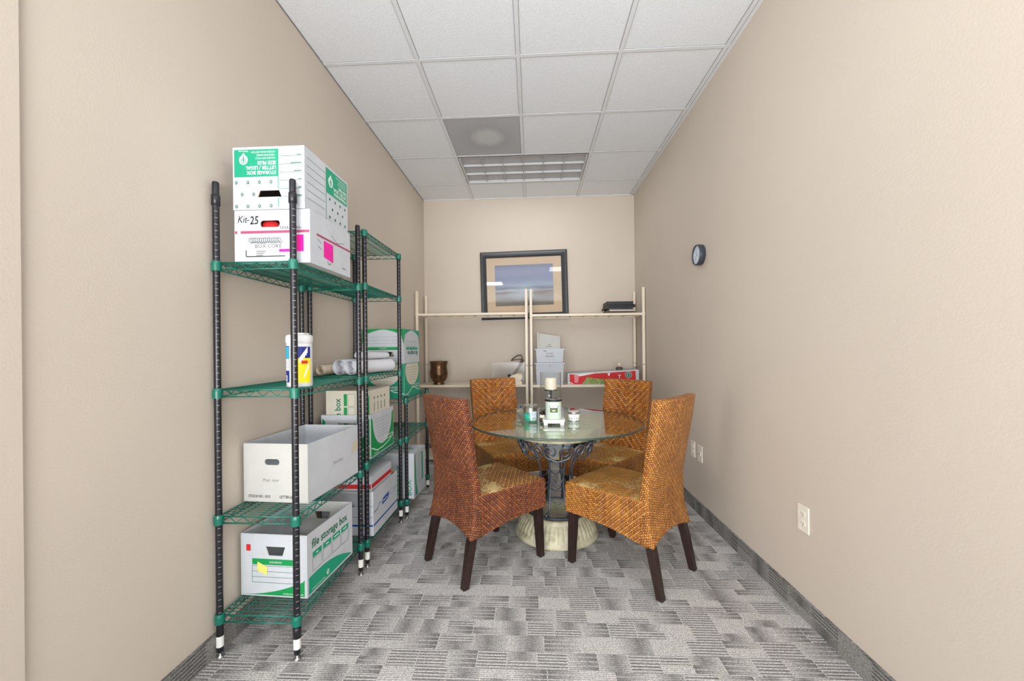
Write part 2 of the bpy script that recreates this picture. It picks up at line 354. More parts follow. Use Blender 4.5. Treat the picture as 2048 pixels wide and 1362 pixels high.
def FR(O, u, v, n):
    O, u, v, n = Vector(O), Vector(u), Vector(v), Vector(n)
    return lambda a, b, d=0: O + u * a + v * b + n * d
def tag(o, label, cat, group=None):
    o['label'] = label; o['category'] = cat
    if group: o['group'] = group
    return o
def empty(name, loc=(0, 0, 0), rz=0, label=None, cat=None, group=None):
    o = bpy.data.objects.new(name, None); COL.objects.link(o); o.location = loc; o.rotation_euler = (0, 0, rz); o.empty_display_size = .05
    if label: tag(o, label, cat, group)
    return o
def struct(mb, name):
    o = mb.build(name); o['kind'] = 'structure'; return o
def place(o, loc, rz=0, rot=None):
    o.location = loc; o.rotation_euler = rot or (0, 0, rz); return o

# ------------------------------------------------------------------ the room
b = MB(); b.box((XL - .3, YF, -.05), (XR + .3, YB + .1, 0), 'carpet'); b.box((-4.6, YO, -.05), (4.6, YF, 0), 'carpet'); struct(b, 'floor')
b = MB(); b.box((-4.6, YO, 0), (-4.5, YF, ZC), 'wall'); struct(b, 'wall_office_left')
b = MB(); b.box((4.5, YO, 0), (4.6, YF, ZC), 'wall'); struct(b, 'wall_office_right')
b = MB(); b.box((-4.6, YO - .1, 0), (4.6, YO, ZC), 'wall'); struct(b, 'wall_office_rear')
b = MB(); b.box((-4.6, YF, 0), (XL - .12, YF + .12, ZC), 'wall'); struct(b, 'wall_front_left')
b = MB(); b.box((XR + .12, YF, 0), (4.6, YF + .12, ZC), 'wall'); struct(b, 'wall_front_right')
b = MB(); b.box((XL - .12, YF, 0), (XL, YB, ZC + .1), 'wall'); struct(b, 'wall_left')
b = MB(); b.box((XR, YF, 0), (XR + .12, YB, ZC + .1), 'wall'); struct(b, 'wall_right')
b = MB(); b.box((XL - .12, YB, 0), (XR + .12, YB + .12, ZC + .1), 'wall'); struct(b, 'wall_back')
b = MB(); b.box((XL, YF, 0), (XL + .012, .918, ZC), 'wall'); struct(b, 'trim_1')
def cove(name, a, b_, m='carpet_base'):
    q = MB(); q.box(a, b_, m); return struct(q, name)
cove('baseboard_left', (XL, .93, 0), (XL + .007, YB, .095)); cove('baseboard_right', (XR - .007, YF, 0), (XR, YB, .095)); cove('baseboard_back', (XL + .007, YB - .007, 0), (XR - .007, YB, .095))
# ceiling: lay-in tiles in a grid
b = MB()
xs = [XL] + [GX + k * T for k in range(0, 4)] + [XR]
ys = [GY + k * T for k in range(-3, 4)] + [YB]
ys[0] = YF
for i in range(len(xs) - 1):
    for j in range(len(ys) - 1):
        jj = j - 3
        if (i in (1, 2) and jj == 2) or (i == 1 and jj == 1): continue
        b.poly([(xs[i], ys[j], ZC + .003), (xs[i], ys[j + 1], ZC + .003), (xs[i + 1], ys[j + 1], ZC + .003), (xs[i + 1], ys[j], ZC + .003)], 'tile')
HW = .012
for x in xs[1:-1]:
    segs = [(YF, YB)]
    if abs(x - (GX + T)) < .01: segs = [(YF, GY + 2 * T - HW), (GY + 3 * T + HW, YB)]
    for a, c in segs:
        b.box((x - HW, a, ZC - .002), (x + HW, c, ZC + .03), 'tbar'); b.box((x - HW - .0022, a, ZC + .0005), (x + HW + .0022, c, ZC + .028), 'gap')
for y in ys[1:-1]:
    b.box((XL, y - HW, ZC - .0015), (XR, y + HW, ZC + .03), 'tbar'); b.box((XL, y - HW - .0015, ZC + .001), (XR, y + HW + .0015, ZC + .028), 'gap')
b.box((XR - .02, YF, ZC - .003), (XR, YB, ZC + .02), 'tbar'); b.box((XL, YB - .012, ZC - .003), (XR, YB, ZC + .02), 'tbar'); b.box((XL, YF, ZC - .003), (XL + .004, YB, ZC + .02), 'gap')
b.box((XL - .1, YF, ZC + .14), (XR + .1, YB + .1, ZC + .18), 'gap')
b.box((-4.6, YO, ZC), (4.6, YF, ZC + .02), 'tile')
struct(b, 'ceiling')
# air return panel and light fixture
b = MB(); x0, x1, y0, y1 = GX + HW, GX + T - HW, GY + T + HW, GY + 2 * T - HW
b.box((x0, y0, ZC + .002), (x1, y1, ZC + .012), 'ret')
tag(b.build('air_return_panel'), 'grey ceiling panel with a pale round patch, beside the light fixture', 'ceiling panel')
fx = empty('ceiling_light', (GX + T, GY + 2.5 * T, ZC), 0, 'unlit recessed ceiling light with a silver grid of louvers', 'ceiling light')
hw, hd = T - HW - .002, T / 2 - HW - .002
b = MB()
for a, c in (((-hw, -hd, -.004), (hw, -hd + .014, .02)), ((-hw, hd - .014, -.004), (hw, hd, .02)), ((-hw, -hd + .014, -.004), (-hw + .014, hd - .014, .02)), ((hw - .014, -hd + .014, -.004), (hw, hd - .014, .02))): b.box(a, c, 'tbar')
for a, c in (((-hw, -hd, -.0045), (hw, -hd + .005, .0)), ((-hw, hd - .005, -.0045), (hw, hd, .0)), ((-hw, -hd, -.0045), (-hw + .005, hd, .0)), ((hw - .005, -hd, -.0045), (hw, hd, .0))): b.box(a, c, 'clockb')
b.build('frame', fx)
b = MB(); b.box((-hw + .014, -hd + .014, .022), (hw - .014, hd - .014, .027), 'pan')
for a, c in (((-hw, -hd, .02), (hw, -hd + .006, .1)), ((-hw, hd - .006, .02), (hw, hd, .1)), ((-hw, -hd, .02), (-hw + .006, hd, .1)), ((hw - .006, -hd, .02), (hw, hd, .1))): b.box(a, c, 'pan')
b.build('housing', fx)
b = MB(); iw, idp = hw - .014, hd - .014
def vane(b, horiz, p, a, c):
    w0, w1, z0, z1 = .0025, .004, .002, .021
    if horiz: pts = [(a, p - w0, z0), (c, p - w0, z0), (c, p - w1, z1), (a, p - w1, z1)], [(a, p + w0, z0), (c, p + w0, z0), (c, p + w1, z1), (a, p + w1, z1)], [(a, p - w0, z0), (c, p - w0, z0), (c, p + w0, z0), (a, p + w0, z0)]
    else: pts = [(p - w0, a, z0), (p - w0, c, z0), (p - w1, c, z1), (p - w1, a, z1)], [(p + w0, a, z0), (p + w0, c, z0), (p + w1, c, z1), (p + w1, a, z1)], [(p - w0, a, z0), (p - w0, c, z0), (p + w0, c, z0), (p + w0, a, z0)]
    for q in pts: b.poly(q, 'louver')
for k in range(0, 4): vane(b, True, -idp + .004 + k * (2 * idp - .008) / 3, -iw, iw)
for k in range(0, 7): vane(b, False, -iw + .004 + k * (2 * iw - .008) / 6, -idp, idp)
b.build('louver', fx)

# ------------------------------------------------------------------ green wire shelving
def shelf_mb(x0, x1, y0, y1, dz=0):
    """z=0 is the top of the deck"""
    b = MB(); r = .0032
    n = int((y1 - y0) / .0195)
    for k in range(1, n): 
        y = y0 + (y1 - y0) * k / n; b.tube([(x0, y, -.0016), (x1, y, -.0016)], .0016, 'green', 5)
    for k in range(1, 4):
        x = x0 + (x1 - x0) * k / 4; b.tube([(x, y0, -.0055), (x, y1, -.0055)], .0024, 'green', 5)
    rm = .012
    for (a, c) in (((x0 + rm, y0, 0), (x1 - rm, y0, 0)), ((x0 + rm, y1, 0), (x1 - rm, y1, 0)), ((x0, y0 + rm, 0), (x0, y1 - rm, 0)), ((x1, y0 + rm, 0), (x1, y1 - rm, 0))):
        A, C = Vector(a), Vector(c)
        b.tube([A + Vector((0, 0, -.0032)), C + Vector((0, 0, -.0032))], .0032, 'green', 6)
        b.tube([A + Vector((0, 0, -.030)), C + Vector((0, 0, -.030))], .0028, 'green', 6)
        L = (C - A).length; m_ = max(4, int(round((L - .06) / .027))); D = (C - A) / L
        pts = []
        for k in range(m_ + 1): pts.append(A + D * (.03 + (L - .06) * k / m_) + Vector((0, 0, -.0055 if k % 2 == 0 else -.0285)))
        b.tube(pts, .0019, 'green', 5)
    return b
def collar(parent, x, y):
    b = MB(); b.lathe([(.0165, -.036), (.0178, -.035), (.0184, -.008), (.0162, .0035), (.0128, .004)], 'green', 20, (x, y), False); return b.build('collar', parent)
def post(parent, x, y, h, cap=True, sleeve=None, face=-.9):
    b = MB(); R0 = .0125; prof = [(.0115, .022)]
    n = int((h - .05) / .0254); 
    for k in range(n):
        z = .04 + k * .0254; prof += [(R0, z)]
    prof += [(R0, h - .006), (R0 - .002, h)]
    b.lathe(prof, 'black', 14, (x, y))
    for k in range(4, n - 1): b.patch((x, y), R0, face - .35, face + .5, .04 + k * .0254 + .0112, .04 + k * .0254 + .0130, 'mark', 4, .0002)  # light dashes painted as glints on one side of each post
    if sleeve:
        for z in sleeve: b.lathe([(.0125, z - .022), (.0155, z - .02), (.0155, z + .018), (.0125, z + .022)], 'black', 14, (x, y))
    p = b.build('post', parent)
    q = MB(); q.lathe([(.0145, 0), (.0145, .004), (.005, .006), (.005, .024)], 'steel', 12, (x, y)); q.build('levelling_foot', p)
    q = MB(); q.patch((x, y), R0, -PI * .98, PI * .6, .043, .085, 'sticker', 20, .0008); q.build('sticker', p)
    return p
def wire_unit(label, x0, x1, y0, y1, h, zs, sleeves):
    r = empty('wire_shelving_unit', ((x0 + x1) / 2, (y0 + y1) / 2, 0), 0, label, 'shelving unit', 'green wire shelving along the left wall')
    cx, cy = (x0 + x1) / 2, (y0 + y1) / 2
    hx, hy = (x1 - x0) / 2, (y1 - y0) / 2
    for i, (sx, sy) in enumerate(((-1, -1), (1, -1), (1, 1), (-1, 1))): post(r, sx * hx, sy * hy, h, True, sleeves.get(i))
    for z in zs:
        s = shelf_mb(-hx, hx, -hy, hy).build('shelf', r); s.location = (0, 0, z)
        for sx, sy in ((-1, -1), (1, -1), (1, 1), (-1, 1)): collar(s, sx * hx, sy * hy)
    return r
S1 = (1.556, 1.055, .557, .168)
wire_unit('tall green wire shelving unit nearest the camera, four shelves on black posts', -1.24, -.927, 1.514, 2.095, 1.872, S1, {0: (1.80,), 1: (1.80, .105)})
S2 = (1.868, 1.572, 1.058, .577, .148)
wire_unit('tall green wire shelving unit between the nearest unit and the low unit', -1.24, -.925, 2.175, 2.745, 1.872, S2, {})
S3 = (.852, .577, .13)
wire_unit('low green wire shelving unit farthest from the camera, with two printed boxes on top', -1.24, -.905, 2.815, 3.385, .872, S3, {})

# ------------------------------------------------------------------ cartons
def rr(u0, v0, u1, v1, r, n=5):
    P = []
    for cx, cy, a in ((u1 - r, v1 - r, 0), (u0 + r, v1 - r, PI / 2), (u0 + r, v0 + r, PI), (u1 - r, v0 + r, 1.5 * PI)):
        for k in range(n + 1): P.append((cx + r * math.cos(a + PI / 2 * k / n), cy + r * math.sin(a + PI / 2 * k / n)))
    return P
def trap(uc, v0, v1, w0, w1): return [(uc - w0 / 2, v0), (uc + w0 / 2, v0), (uc + w1 / 2, v1), (uc - w1 / 2, v1)]
def carton(w_, l, h, hole=None, hole2=None, openb=True, m='carton', m_in='carton_g', th=.004, m_near=None, skew=0):
    """near face y=0, local origin at near-left-bottom corner"""
    b = MB()
    FN = FR((0, 0, 0), (1, 0, 0), (0, 0, 1), (0, -1, 0)); FF = FR((w_, l, 0), (-1, 0, 0), (0, 0, 1), (0, 1, 0))
    outer = [(0, 0), (w_, 0), (w_, h), (0, h)]
    b.panel(FN, outer, [hole] if hole else [], th, m_near or m, m_in)
    b.panel(FF, outer, [hole2 or hole] if (hole2 or hole) else [], th, m, m_in)
    b.box((0, th, 0), (th, l - th, h), m); b.box((w_ - th, th, 0), (w_, l - th, h), m)
    b.box((th, th, 0), (w_ - th, l - th, th), m_in)
    if not openb: b.box((th, th, h - th), (w_ - th, l - th, h), m)
    FRt = FR((w_, 0, 0), (0, 1, 0), (0, 0, 1), (1, 0, 0))
    return b, FN, FRt
def flipN(w_, h): return FR((w_, 0, h), (-1, 0, 0), (0, 0, -1), (0, -1, 0))
def flipR(w_, l, h): return FR((w_, l, h), (0, -1, 0), (0, 0, -1), (1, 0, 0))
def emblem(b, F, u, v, s, m1, m2, d=.001):
    b.flat(F, [(u + s * .5 * math.cos(a), v + s * .55 * math.sin(a) + s * .08) for a in [2 * PI * k / 14 for k in range(14)]], m1, d)
    b.flat(F, [(u - s * .28, v - s * .3), (u + s * .28, v - s * .3), (u, v - s * .72)], m1, d + .00012)
    b.line(F, [(u, v - s * .45), (u, v + s * .38)], s * .09, m2, d + .0003)
    for k in (-1, 1):
        b.line(F, [(u, v - s * .12), (u + k * s * .27, v + s * .12), (u + k * s * .2, v + s * .34), (u, v + s * .5)], s * .08, m2, d + .0003)
        b.line(F, [(u, v + s * .05), (u + k * s * .15, v + s * .22)], s * .07, m2, d + .0003)
def scribble(b, F, u, v, ln, amp, m, wd=.002, n=40, loops=9, seed=1):
    R_ = random.Random(seed); P = []
    for k in range(n + 1):
        t_ = k / n; a = t_ * loops * 2 * PI
        P.append((u + t_ * ln + amp * .6 * math.cos(a), v + amp * math.sin(a) * (.7 + .5 * R_.random())))
    b.line(F, P, wd, m)
def grid_form(b, F, u0, u1, v0, v1, n, m, wd=.0012, head=0, hm=None):
    b.frame_rect(F, u0, v0, u1, v1, wd, m)
    for k in range(1, n): v = v0 + (v1 - v0) * k / n; b.line(F, [(u0, v), (u1, v)], wd, m)
    if head: b.rect(F, u0, v1 + .003, u1, v1 + .003 + head, hm or m)

# 1  "file storage box" on the bottom shelf
def file_box_print_near(b, F, w_, h, green='p_green', foot='INTERNATIONAL PAPER'):
    b.rect(F, .052, .133, w_ - .035, .158, green); b.text(F, 'CONTENTS', w_ / 2 + .008, .141, .011, 'p_white', 'CENTER', 0, .0012)
    b.frame_rect(F, .052, .058, w_ - .035, .128, .0014, 'p_dkgreen')
    for k in (1, 2): b.line(F, [(.052, .058 + .0233 * k), (w_ - .035, .058 + .0233 * k)], .0014, 'p_dkgreen')
    P = [(.006, .006)] + [(w_ * t_, .006 + .07 * t_ ** 2.1) for t_ in (.2, .35, .5, .62, .74, .85, .94)] + [(w_ - .012, .078), (w_ - .012, .006)]
    b.flat(F, P, green); b.text(F, foot, w_ - .016, .0115, .0085, 'p_white', 'RIGHT', 0, .0012)
def file_box_print_side(b, F, l, h, green='p_teal'):
    b.text(F, 'file storage box', .032, h - .068, .0515, 'p_dkgreen', 'LEFT', .0009, .0009, .89)
    for k in range(4):
        u0 = .038 + k * .076; b.rect(F, u0, h - .112, u0 + .066, h - .088, green); b.frame_rect(F, u0, h - .168, u0 + .066, h - .116, .0014, 'p_dkgreen')
        b.line(F, [(u0 + .033 - (.008, .012, .02, .018)[k], h - .1), (u0 + .033 + (.008, .012, .02, .018)[k], h - .1)], .005, 'p_white', .0012)
    P = [(.01, .008), (.01, .078)] + [(l * t_, .078 - .012 * t_ - .062 * t_ ** 2.4 + .012 * math.sin(PI * t_)) for t_ in (.15, .3, .45, .6, .75, .88)] + [(l - .01, .01)]
    b.flat(F, P, green); b.text(F, 'INTERNATIONAL PAPER', .03, .016, .009, 'p_white', 'LEFT', 0, .0012); emblem(b, F, .15, .03, .02, 'p_white', green, .0012)
W_, L_, H_ = .30, .372, .262
b, FN, FS = carton(W_, L_, H_, trap(.158, .172, .210, .062, .088))
file_box_print_near(b, FN, W_, H_); file_box_print_side(b, FS, L_, H_)
ox = b.build('file_box'); place(ox, (-1.2455, 1.638, .168), math.radians(-3.3))
tag(ox, 'open white file box with green printing and a yellow sticky note, on the nearest unit', 'box')
q = MB(); q.flat(FN, [(.078, .146), (.122, .125), (.121, .089), (.075, .108)], 'yellow', .0022); scribble(q, FN, .09, .113, .02, .003, 'olive', .0008); q.X = Matrix.Identity(4); s_ = q.build('sticky_note', ox); s_['label'] = 'yellow sticky note'
q = MB(); q.rect(FN, .027, .190, .046, .217, 'p_red', .0022); s_ = q.build('red_sticker', ox); s_['label'] = 'small red sticker'
# 2  STOCK NO. 1015
W_, L_, H_ = .296, .425, .25
b, FN, FS = carton(W_, L_, H_, rr(.098, .158, .166, .184, .0125), None, True, 'carton', 'carton', .004, 'carton_g')
b.text(FN, 'STOCK NO. 1015', .022, .018, .0165, 'p_black', 'LEFT', .0002, sx=.8); b.text(FN, 'LETTER-LEGAL', .166, .018, .0165, 'p_black', 'LEFT', .0002, sx=.8)
b.text(FN, 'Prail  Und', .088, .088, .018, 'p_black', 'LEFT', -.0003, shear=.3); b.text(FS, 'Prail Und', .19, .108, .022, 'p_black', 'LEFT', -.0004, shear=.3)
ox = b.build('file_box'); place(ox, (-1.2475, 1.662, .557), math.radians(-3.6))
tag(ox, 'plain open off-white file box with an oval handle hole, printed stock number along the bottom', 'box')
q = MB(); q.flat(FS, [(.365, .165), (.424, .182), (.424, .128), (.362, .112)], 'tape', .0012); q.build('tape_strip', ox)
# 3  Kit-25 box
W_, L_, H_ = .312, .352, .214
b, FN, FS = carton(W_, L_, H_, rr(.108, .145, .188, .172, .011))
b.rect(FN, .002, .1205, W_ - .002, .131, 'p_mauve'); b.rect(FN, .012, .119, .026, .132, 'carton', .0009)
b.rect(FS, .05, .1215, L_ - .002, .131, 'p_mauve')
b.text(FN, 'Kit', .012, .165, .040, 'p_black', 'LEFT', 0, shear=.25, sx=.82); b.text(FN, '25', .064, .158, .046, 'p_black', 'LEFT', .0006, shear=.1, sx=.8); b.line(FN, [(.05, .173), (.063, .175)], .003, 'p_black')
scribble(b, FN, .062, .092, .13, .011, 'p_black', .0016, 130, 15, 3); b.text(FN, 'BOX COKE', .085, .062, .022, 'p_black', 'LEFT', -.0003)
scribble(b, FN, .19, .142, .085, .005, 'p_black', .0014, 60, 9, 5)
for k in range(3): b.line(FN, [(.09, .048 - k * .008), (.13 - .006 * k, .048 - k * .008)], .002, 'p_black')
b.line(FN, [(.048, .054), (.048, .028), (.21, .028)], .0035, 'p_black')
b.rect(FN, .232, .045, .286, .112, 'p_pink'); b.rect(FN, .185, .045, .232, .056, 'p_pink')
b.flat(FS, [(.105, .115), (.185, .113), (.185, .035), (.105, .045)], 'p_pink')
b.line(FS, [(.055, .11), (.085, .098)], .002, 'p_black'); b.line(FS, [(.06, .08), (.085, .072)], .002, 'p_black'); b.line(FS, [(.17, .155), (.22, .132), (.29, .148)], .0016, 'p_black')
b.line(FS, [(.15 + .014 * math.cos(a), .034 + .012 * math.sin(a)) for a in [PI + PI * k / 8 for k in range(9)]], .0022, 'p_black')
scribble(b, FS, .27, .03, .035, .004, 'slot', .001, 30, 5, 8)
ox = b.build('file_box'); place(ox, (-1.193, 1.552, 1.556), 0)
tag(ox, 'white box with pink tape and handwritten Kit-25, on the top shelf of the nearest unit', 'box')
q = MB(); q.lathe([(.03, 0), (.032, .06), (.02, .1), (.0, .12)], 'p_red', 12); tg = q.build('red_toy_cup'); tag(tg, 'red object seen through the handle hole of the pink taped box', 'cup'); place(tg, (-1.193 + .126, 1.59, 1.5615))
tg.scale = (2.0, 1, 1.62)
# 4  upside-down green storage box
W_, L_, H_ = .296, .372, .252
b, FN, FS = carton(W_, L_, H_, trap(.152, .05, .076, .098, .078), None, False, 'carton', 'kraft')
FNf, FSf = flipN(W_, H_), flipR(W_, L_, H_)
def storage_face(b, F, w_, ug):
    # F: flipped frame. v grows towards the shelf. green block occupies v .008...118
    h = .252
    g0 = ug
    b.rect(F, g0, .010, w_ - .006, .120, 'p_teal')
    for k, t_ in enumerate(('SIZE FILES', 'LETTER / LEGAL', 'STORAGE BOX')): b.text(F, t_, g0 + .008, .0585 + k * .0195, .0195, 'p_white', 'LEFT', .0005, .0012, .92)
    for k, t_ in enumerate(('DOUBLE PANEL BOTTOM', 'TRIPLE END PANELS', 'DOUBLE SIDE WALLS')): b.text(F, '\u2022 ' + t_, g0 + .008, .018 + k * .0125, .0105, 'p_white', 'LEFT', .0, .0012, .8)
    emblem(b, F, w_ - .045, .048, .036, 'p_white', 'p_teal'); b.text(F, 'Willamette', w_ - .045, .014, .009, 'p_white', 'CENTER', 0, .0012)
    b.line(F, [(g0, .01), (g0, .172)], .003, 'p_teal'); b.line(F, [(g0, .206), (g0, h - .01)], .003, 'p_teal')
    for r_ in range(3):
        for c_ in range(4):
            uu = g0 + .03 + c_ * .048 + (.024 if r_ % 2 else 0); vv = .142 + r_ * .048
            if uu > w_ - .012 or (r_ == 1 and .10 < w_ - uu < .2 and w_ < .33): continue
            b.flat(F, [(uu + .006 * math.cos(a), vv + .007 * math.sin(a)) for a in [2 * PI * k / 8 for k in range(8)]], 'p_dkgreen', .001)
            b.flat(F, [(uu + .003 * math.cos(a), vv + .0035 * math.sin(a)) for a in [2 * PI * k / 6 for k in range(6)]], 'carton', .0013)
    for k in range(6): b.line(F, [(.012, .04 + k * .0325), (g0 - .004, .04 + k * .0325)], .0014, 'p_dkgreen'); b.line(F, [(.012, .0355 + k * .0325), (.012 + (.02, .045, .03, .014, .012, .03)[k], .0355 + k * .0325)], .003, 'p_dkgreen')
storage_face(b, FNf, W_, .108)
# right side: in the photograph the green block is at the far (right) end
def storage_side(b, F, l):
    g1 = .205; h = .252
    b.rect(F, .008, .010, g1, .120, 'p_teal')
    for k, t_ in enumerate(('SIZE FILES', 'LETTER / LEGAL', 'STORAGE BOX')): b.text(F, t_, .016, .0585 + k * .0195, .0195, 'p_white', 'LEFT', .0005, .0012, .92)
    for k, t_ in enumerate(('DOUBLE PANEL BOTTOM', 'TRIPLE END PANELS', 'DOUBLE SIDE WALLS')): b.text(F, '\u2022 ' + t_, .016, .018 + k * .0125, .0105, 'p_white', 'LEFT', 0, .0012, .8)
    emblem(b, F, g1 - .04, .06, .042, 'p_white', 'p_teal')
    b.line(F, [(g1, .01), (g1, h - .01)], .003, 'p_teal')
    for r_ in range(3):
        for c_ in range(4):
            uu = .03 + c_ * .048 + (.024 if r_ % 2 else 0); vv = .142 + r_ * .04
            if uu > g1 - .008: continue
            b.flat(F, [(uu + .006 * math.cos(a), vv + .007 * math.sin(a)) for a in [2 * PI * k / 8 for k in range(8)]], 'p_dkgreen', .001)
    for k in range(6): b.line(F, [(g1 + .006, .04 + k * .0325), (l - .015, .04 + k * .0325)], .0014, 'p_dkgreen')
storage_side(b, FSf, L_)
ox = b.build('storage_box'); place(ox, (-1.196, 1.55, 1.7715), 0)
tag(ox, 'white storage box with green printing upside down, topmost on the nearest unit', 'box')
# 5, 6  two upside-down file boxes on the low unit
def swoosh_face(b, F, w_, h, side):
    # F is flipped; v grows downwards
    g = 'p_teal' if side else 'p_green'
    P = [(0, 0), (w_, 0)] + [(w_ * (1 - t_), .004 + .05 * abs(1 - 2 * t_) ** 1.7 + (.06 if t_ in (0, 1) else 0)) for t_ in (0, .06, .14, .25, .38, .5, .62, .75, .86, .94, 1)]
    b.flat(F, P, g)
    if side:
        for k in range(4):
            u0 = .05 + k * .072; b.frame_rect(F, u0, .088, u0 + .064, .128, .0014, 'p_dkgreen'); b.rect(F, u0, .133, u0 + .064, .152, g)
        b.text(F, 'file storage box', .045, .163, .048, 'p_dkgreen', 'LEFT', .0009, .0009, .86)
    else:
        grid_form(b, F, .03, w_ - .03, .058, .128, 3, 'p_dkgreen'); b.rect(F, .03, .132, w_ - .03, .152, g); b.text(F, 'CONTENTS', w_ / 2, .138, .010, 'p_white', 'CENTER', 0, .0012)
W_, L_, H_ = .305, .385, .25
def low_box(loc, label, top):
    b, FN, FS = carton(W_, L_, H_, trap(.185, .052, .084, .098, .074) if top else None, None, False, 'carton' if top else 'carton')
    if top:
        # flipped frame has v downwards, so build text with a doubly flipped frame
        FNf, FSf = flipN(W_, H_), flipR(W_, L_, H_)
        swoosh_face(b, FNf, W_, H_, False); swoosh_face(b, FSf, L_, H_, True)
    else:
        for F, w_ in ((FN, W_), (FS, L_)):
            b.rect(F, .001, .001, w_ - .001, H_ - .002, 'p_teal')
            b.flat(F, [(w_ / 2 + (w_ / 2 - .025) * math.cos(a), .2 + .118 * math.sin(a)) if math.sin(a) < .3 else (w_ / 2 + (w_ / 2 - .025) * math.cos(a), .2 + .118 * .38) for a in [2 * PI * k / 28 for k in range(28)]], 'carton_c', .001)
            for k in range(6): b.line(F, [(w_ / 2 - w_ * (.36 - .03 * k), .218 - k * .019), (w_ / 2 + w_ * (.36 - .03 * k), .218 - k * .019)], .0015, 'p_dkgreen', .0014)
            b.line(F, [(.0, .02), (w_ * .2, .025), (w_ * .35, .042), (w_ * .5, .068), (w_ * .6, .068), (w_ * .75, .045), (w_, .03)], .006, 'p_white', .0014)
            b.text(F, 'STORAGE BOXES', w_ - .02, .072, .017, 'p_white', 'RIGHT', .0003, .0014); b.line(F, [(w_ * .5, .06), (w_ - .02, .06)], .005, 'p_white', .0014)
            emblem(b, F, .03, .018, .014, 'p_white', 'p_teal', .0014); b.text(F, 'Willamette', .045, .01, .013, 'p_white', 'LEFT', 0, .0014)
    o = b.build('file_box'); place(o, loc, 0); tag(o, label, 'box')
low_box((-1.226, 2.832, .852), 'teal and white printed box directly on the top shelf of the low unit', False)
low_box((-1.226, 2.83, 1.1035), 'white file box with green swooshes, printed upside down, topmost on the low unit', True)
# 7  open green box on the middle unit with a cream box standing in it
W_, L_, H_ = .29, .375, .252
b, FN, FS = carton(W_, L_, H_, trap(.15, .17, .205, .09, .105))
for F, w_ in ((FN, W_), (FS, L_)):
    arc = [(w_ - .006, .225)] + [(w_ * .97 - (w_ * .97) * .5 * (1 - math.cos(a)), .21 - .17 * math.sin(a) ** .8) for a in [PI * k / 16 for k in range(1, 16)]] + [(.02, .235)]
    P = [(.006, .235)] + [(.006, .006), (w_ - .006, .006), (w_ - .006, .232)] + [(w_ * .5 + w_ * .42 * math.cos(a), .215 - .165 * math.sin(a)) for a in [PI * k / 16 for k in range(0, 17)]]
    b.flat(F, P, 'p_green')
    b.line(F, [(.006, .06), (w_ * .25, .028), (w_ * .5, .028), (w_ * .8, .045), (w_ - .006, .075)], .006, 'p_white', .0012)
    if F is FS:
        for k in range(7): b.line(F, [(w_ * .5 - w_ * (.33 - .02 * k), .21 - k * .018), (w_ * .5 + w_ * (.34 - .02 * k), .21 - k * .018)], .0014, 'p_dkgreen', .001)
        b.text(F, 'STORAGE BOXES', w_ - .012, .062 + .012, .019, 'p_white', 'RIGHT', .0004, .0012); b.line(F, [(w_ * .55, .062), (w_ - .012, .062)], .005, 'p_white', .0012)
    b.text(F, 'Willamette', .05, .012, .014, 'p_white', 'LEFT', 0, .0012)
ox = b.build('file_box'); place(ox, (-1.221, 2.25, .577), 0); tag(ox, 'open green and white box on the middle unit with a cream box standing in it', 'box')
W_, L_, H_ = .262, .30, .385
b, FN, FS = carton(W_, L_, H_, None, None, False, 'carton_c')
FT = FR((0, 0, 0), (0, 0, 1), (-1, 0, 0), (0, -1, 0))   # text running upwards
b.text(FR((.088, 0, 0), (0, 0, 1), (-1, 0, 0), (0, -1, 0)), 'file storage box', .052, 0, .052, 'p_dkgreen', 'LEFT', .0008, .0009, .88)
for k in range(3):
    z0 = .14 + k * .078; b.rect(FN, .108, z0, .128, z0 + .07, 'p_green'); b.frame_rect(FN, .134, z0, .176, z0 + .07, .0016, 'p_dkgreen')
b.flat(FN, [(.22, .05), (.262, .05), (.262, .37), (.245, .3), (.228, .18)], 'p_green')
for k in range(4): scribble(b, FR((W_, .066 + .05 * k, 0), (0, 0, 1), (0, -1, 0), (1, 0, 0)), .26, 0, .05, .006, 'p_dkgreen', .002, 40, 7, k); b.rect(FS, .06 + .05 * k, .33, .072 + .05 * k, .345, 'p_dkgreen'); b.line(FS, [(.05 + .05 * k, .2), (.078 + .05 * k, .2 + .004 * k)], .01, 'p_dkgreen')
ox = b.build('file_box'); place(ox, (-1.205, 2.275, .5815), math.radians(-2)); tag(ox, 'cream file box standing on end inside the open green box', 'box')
# 8  blue-striped box with red-striped box inside
W_, L_, H_ = .30, .40, .25
b, FN, FS = carton(W_, L_, H_, rr(.1, .16, .19, .185, .012), None, True, 'carton', 'kraft')
for F, w_ in ((FN, W_), (FS, L_)):
    b.rect(F, .003, .052, w_ - .003, .062, 'p_blue'); 
    if F is FN:
        b.line(F, [(.0, .105), (w_, .105)], .002, 'p_blue'); b.line(F, [(.0, .168), (w_, .168)], .002, 'p_blue')
    else:
        b.line(F, [(.003, .13), (.06, .13), (.09, .15), (.13, .15)], .004, 'p_blue'); b.flat(F, [(.13, .125), (.235, .132), (.25, .168), (.145, .161)], 'p_blue'); b.text(F, 'Bankers Box', .145, .14, .0165, 'p_white', 'LEFT', .0004, .0012, .9); b.frame_rect(F, .26, .14, .33, .168, .0015, 'p_blue'); b.line(F, [(.33, .15), (.39, .155)], .003, 'p_blue')
ox = b.build('file_box'); place(ox, (-1.208, 2.222, .148), 0); tag(ox, 'open white box with blue stripes on the bottom shelf of the middle unit', 'box')
W_, L_, H_ = .265, .32, .325
b, FN, FS = carton(W_, L_, H_, None, None, False)
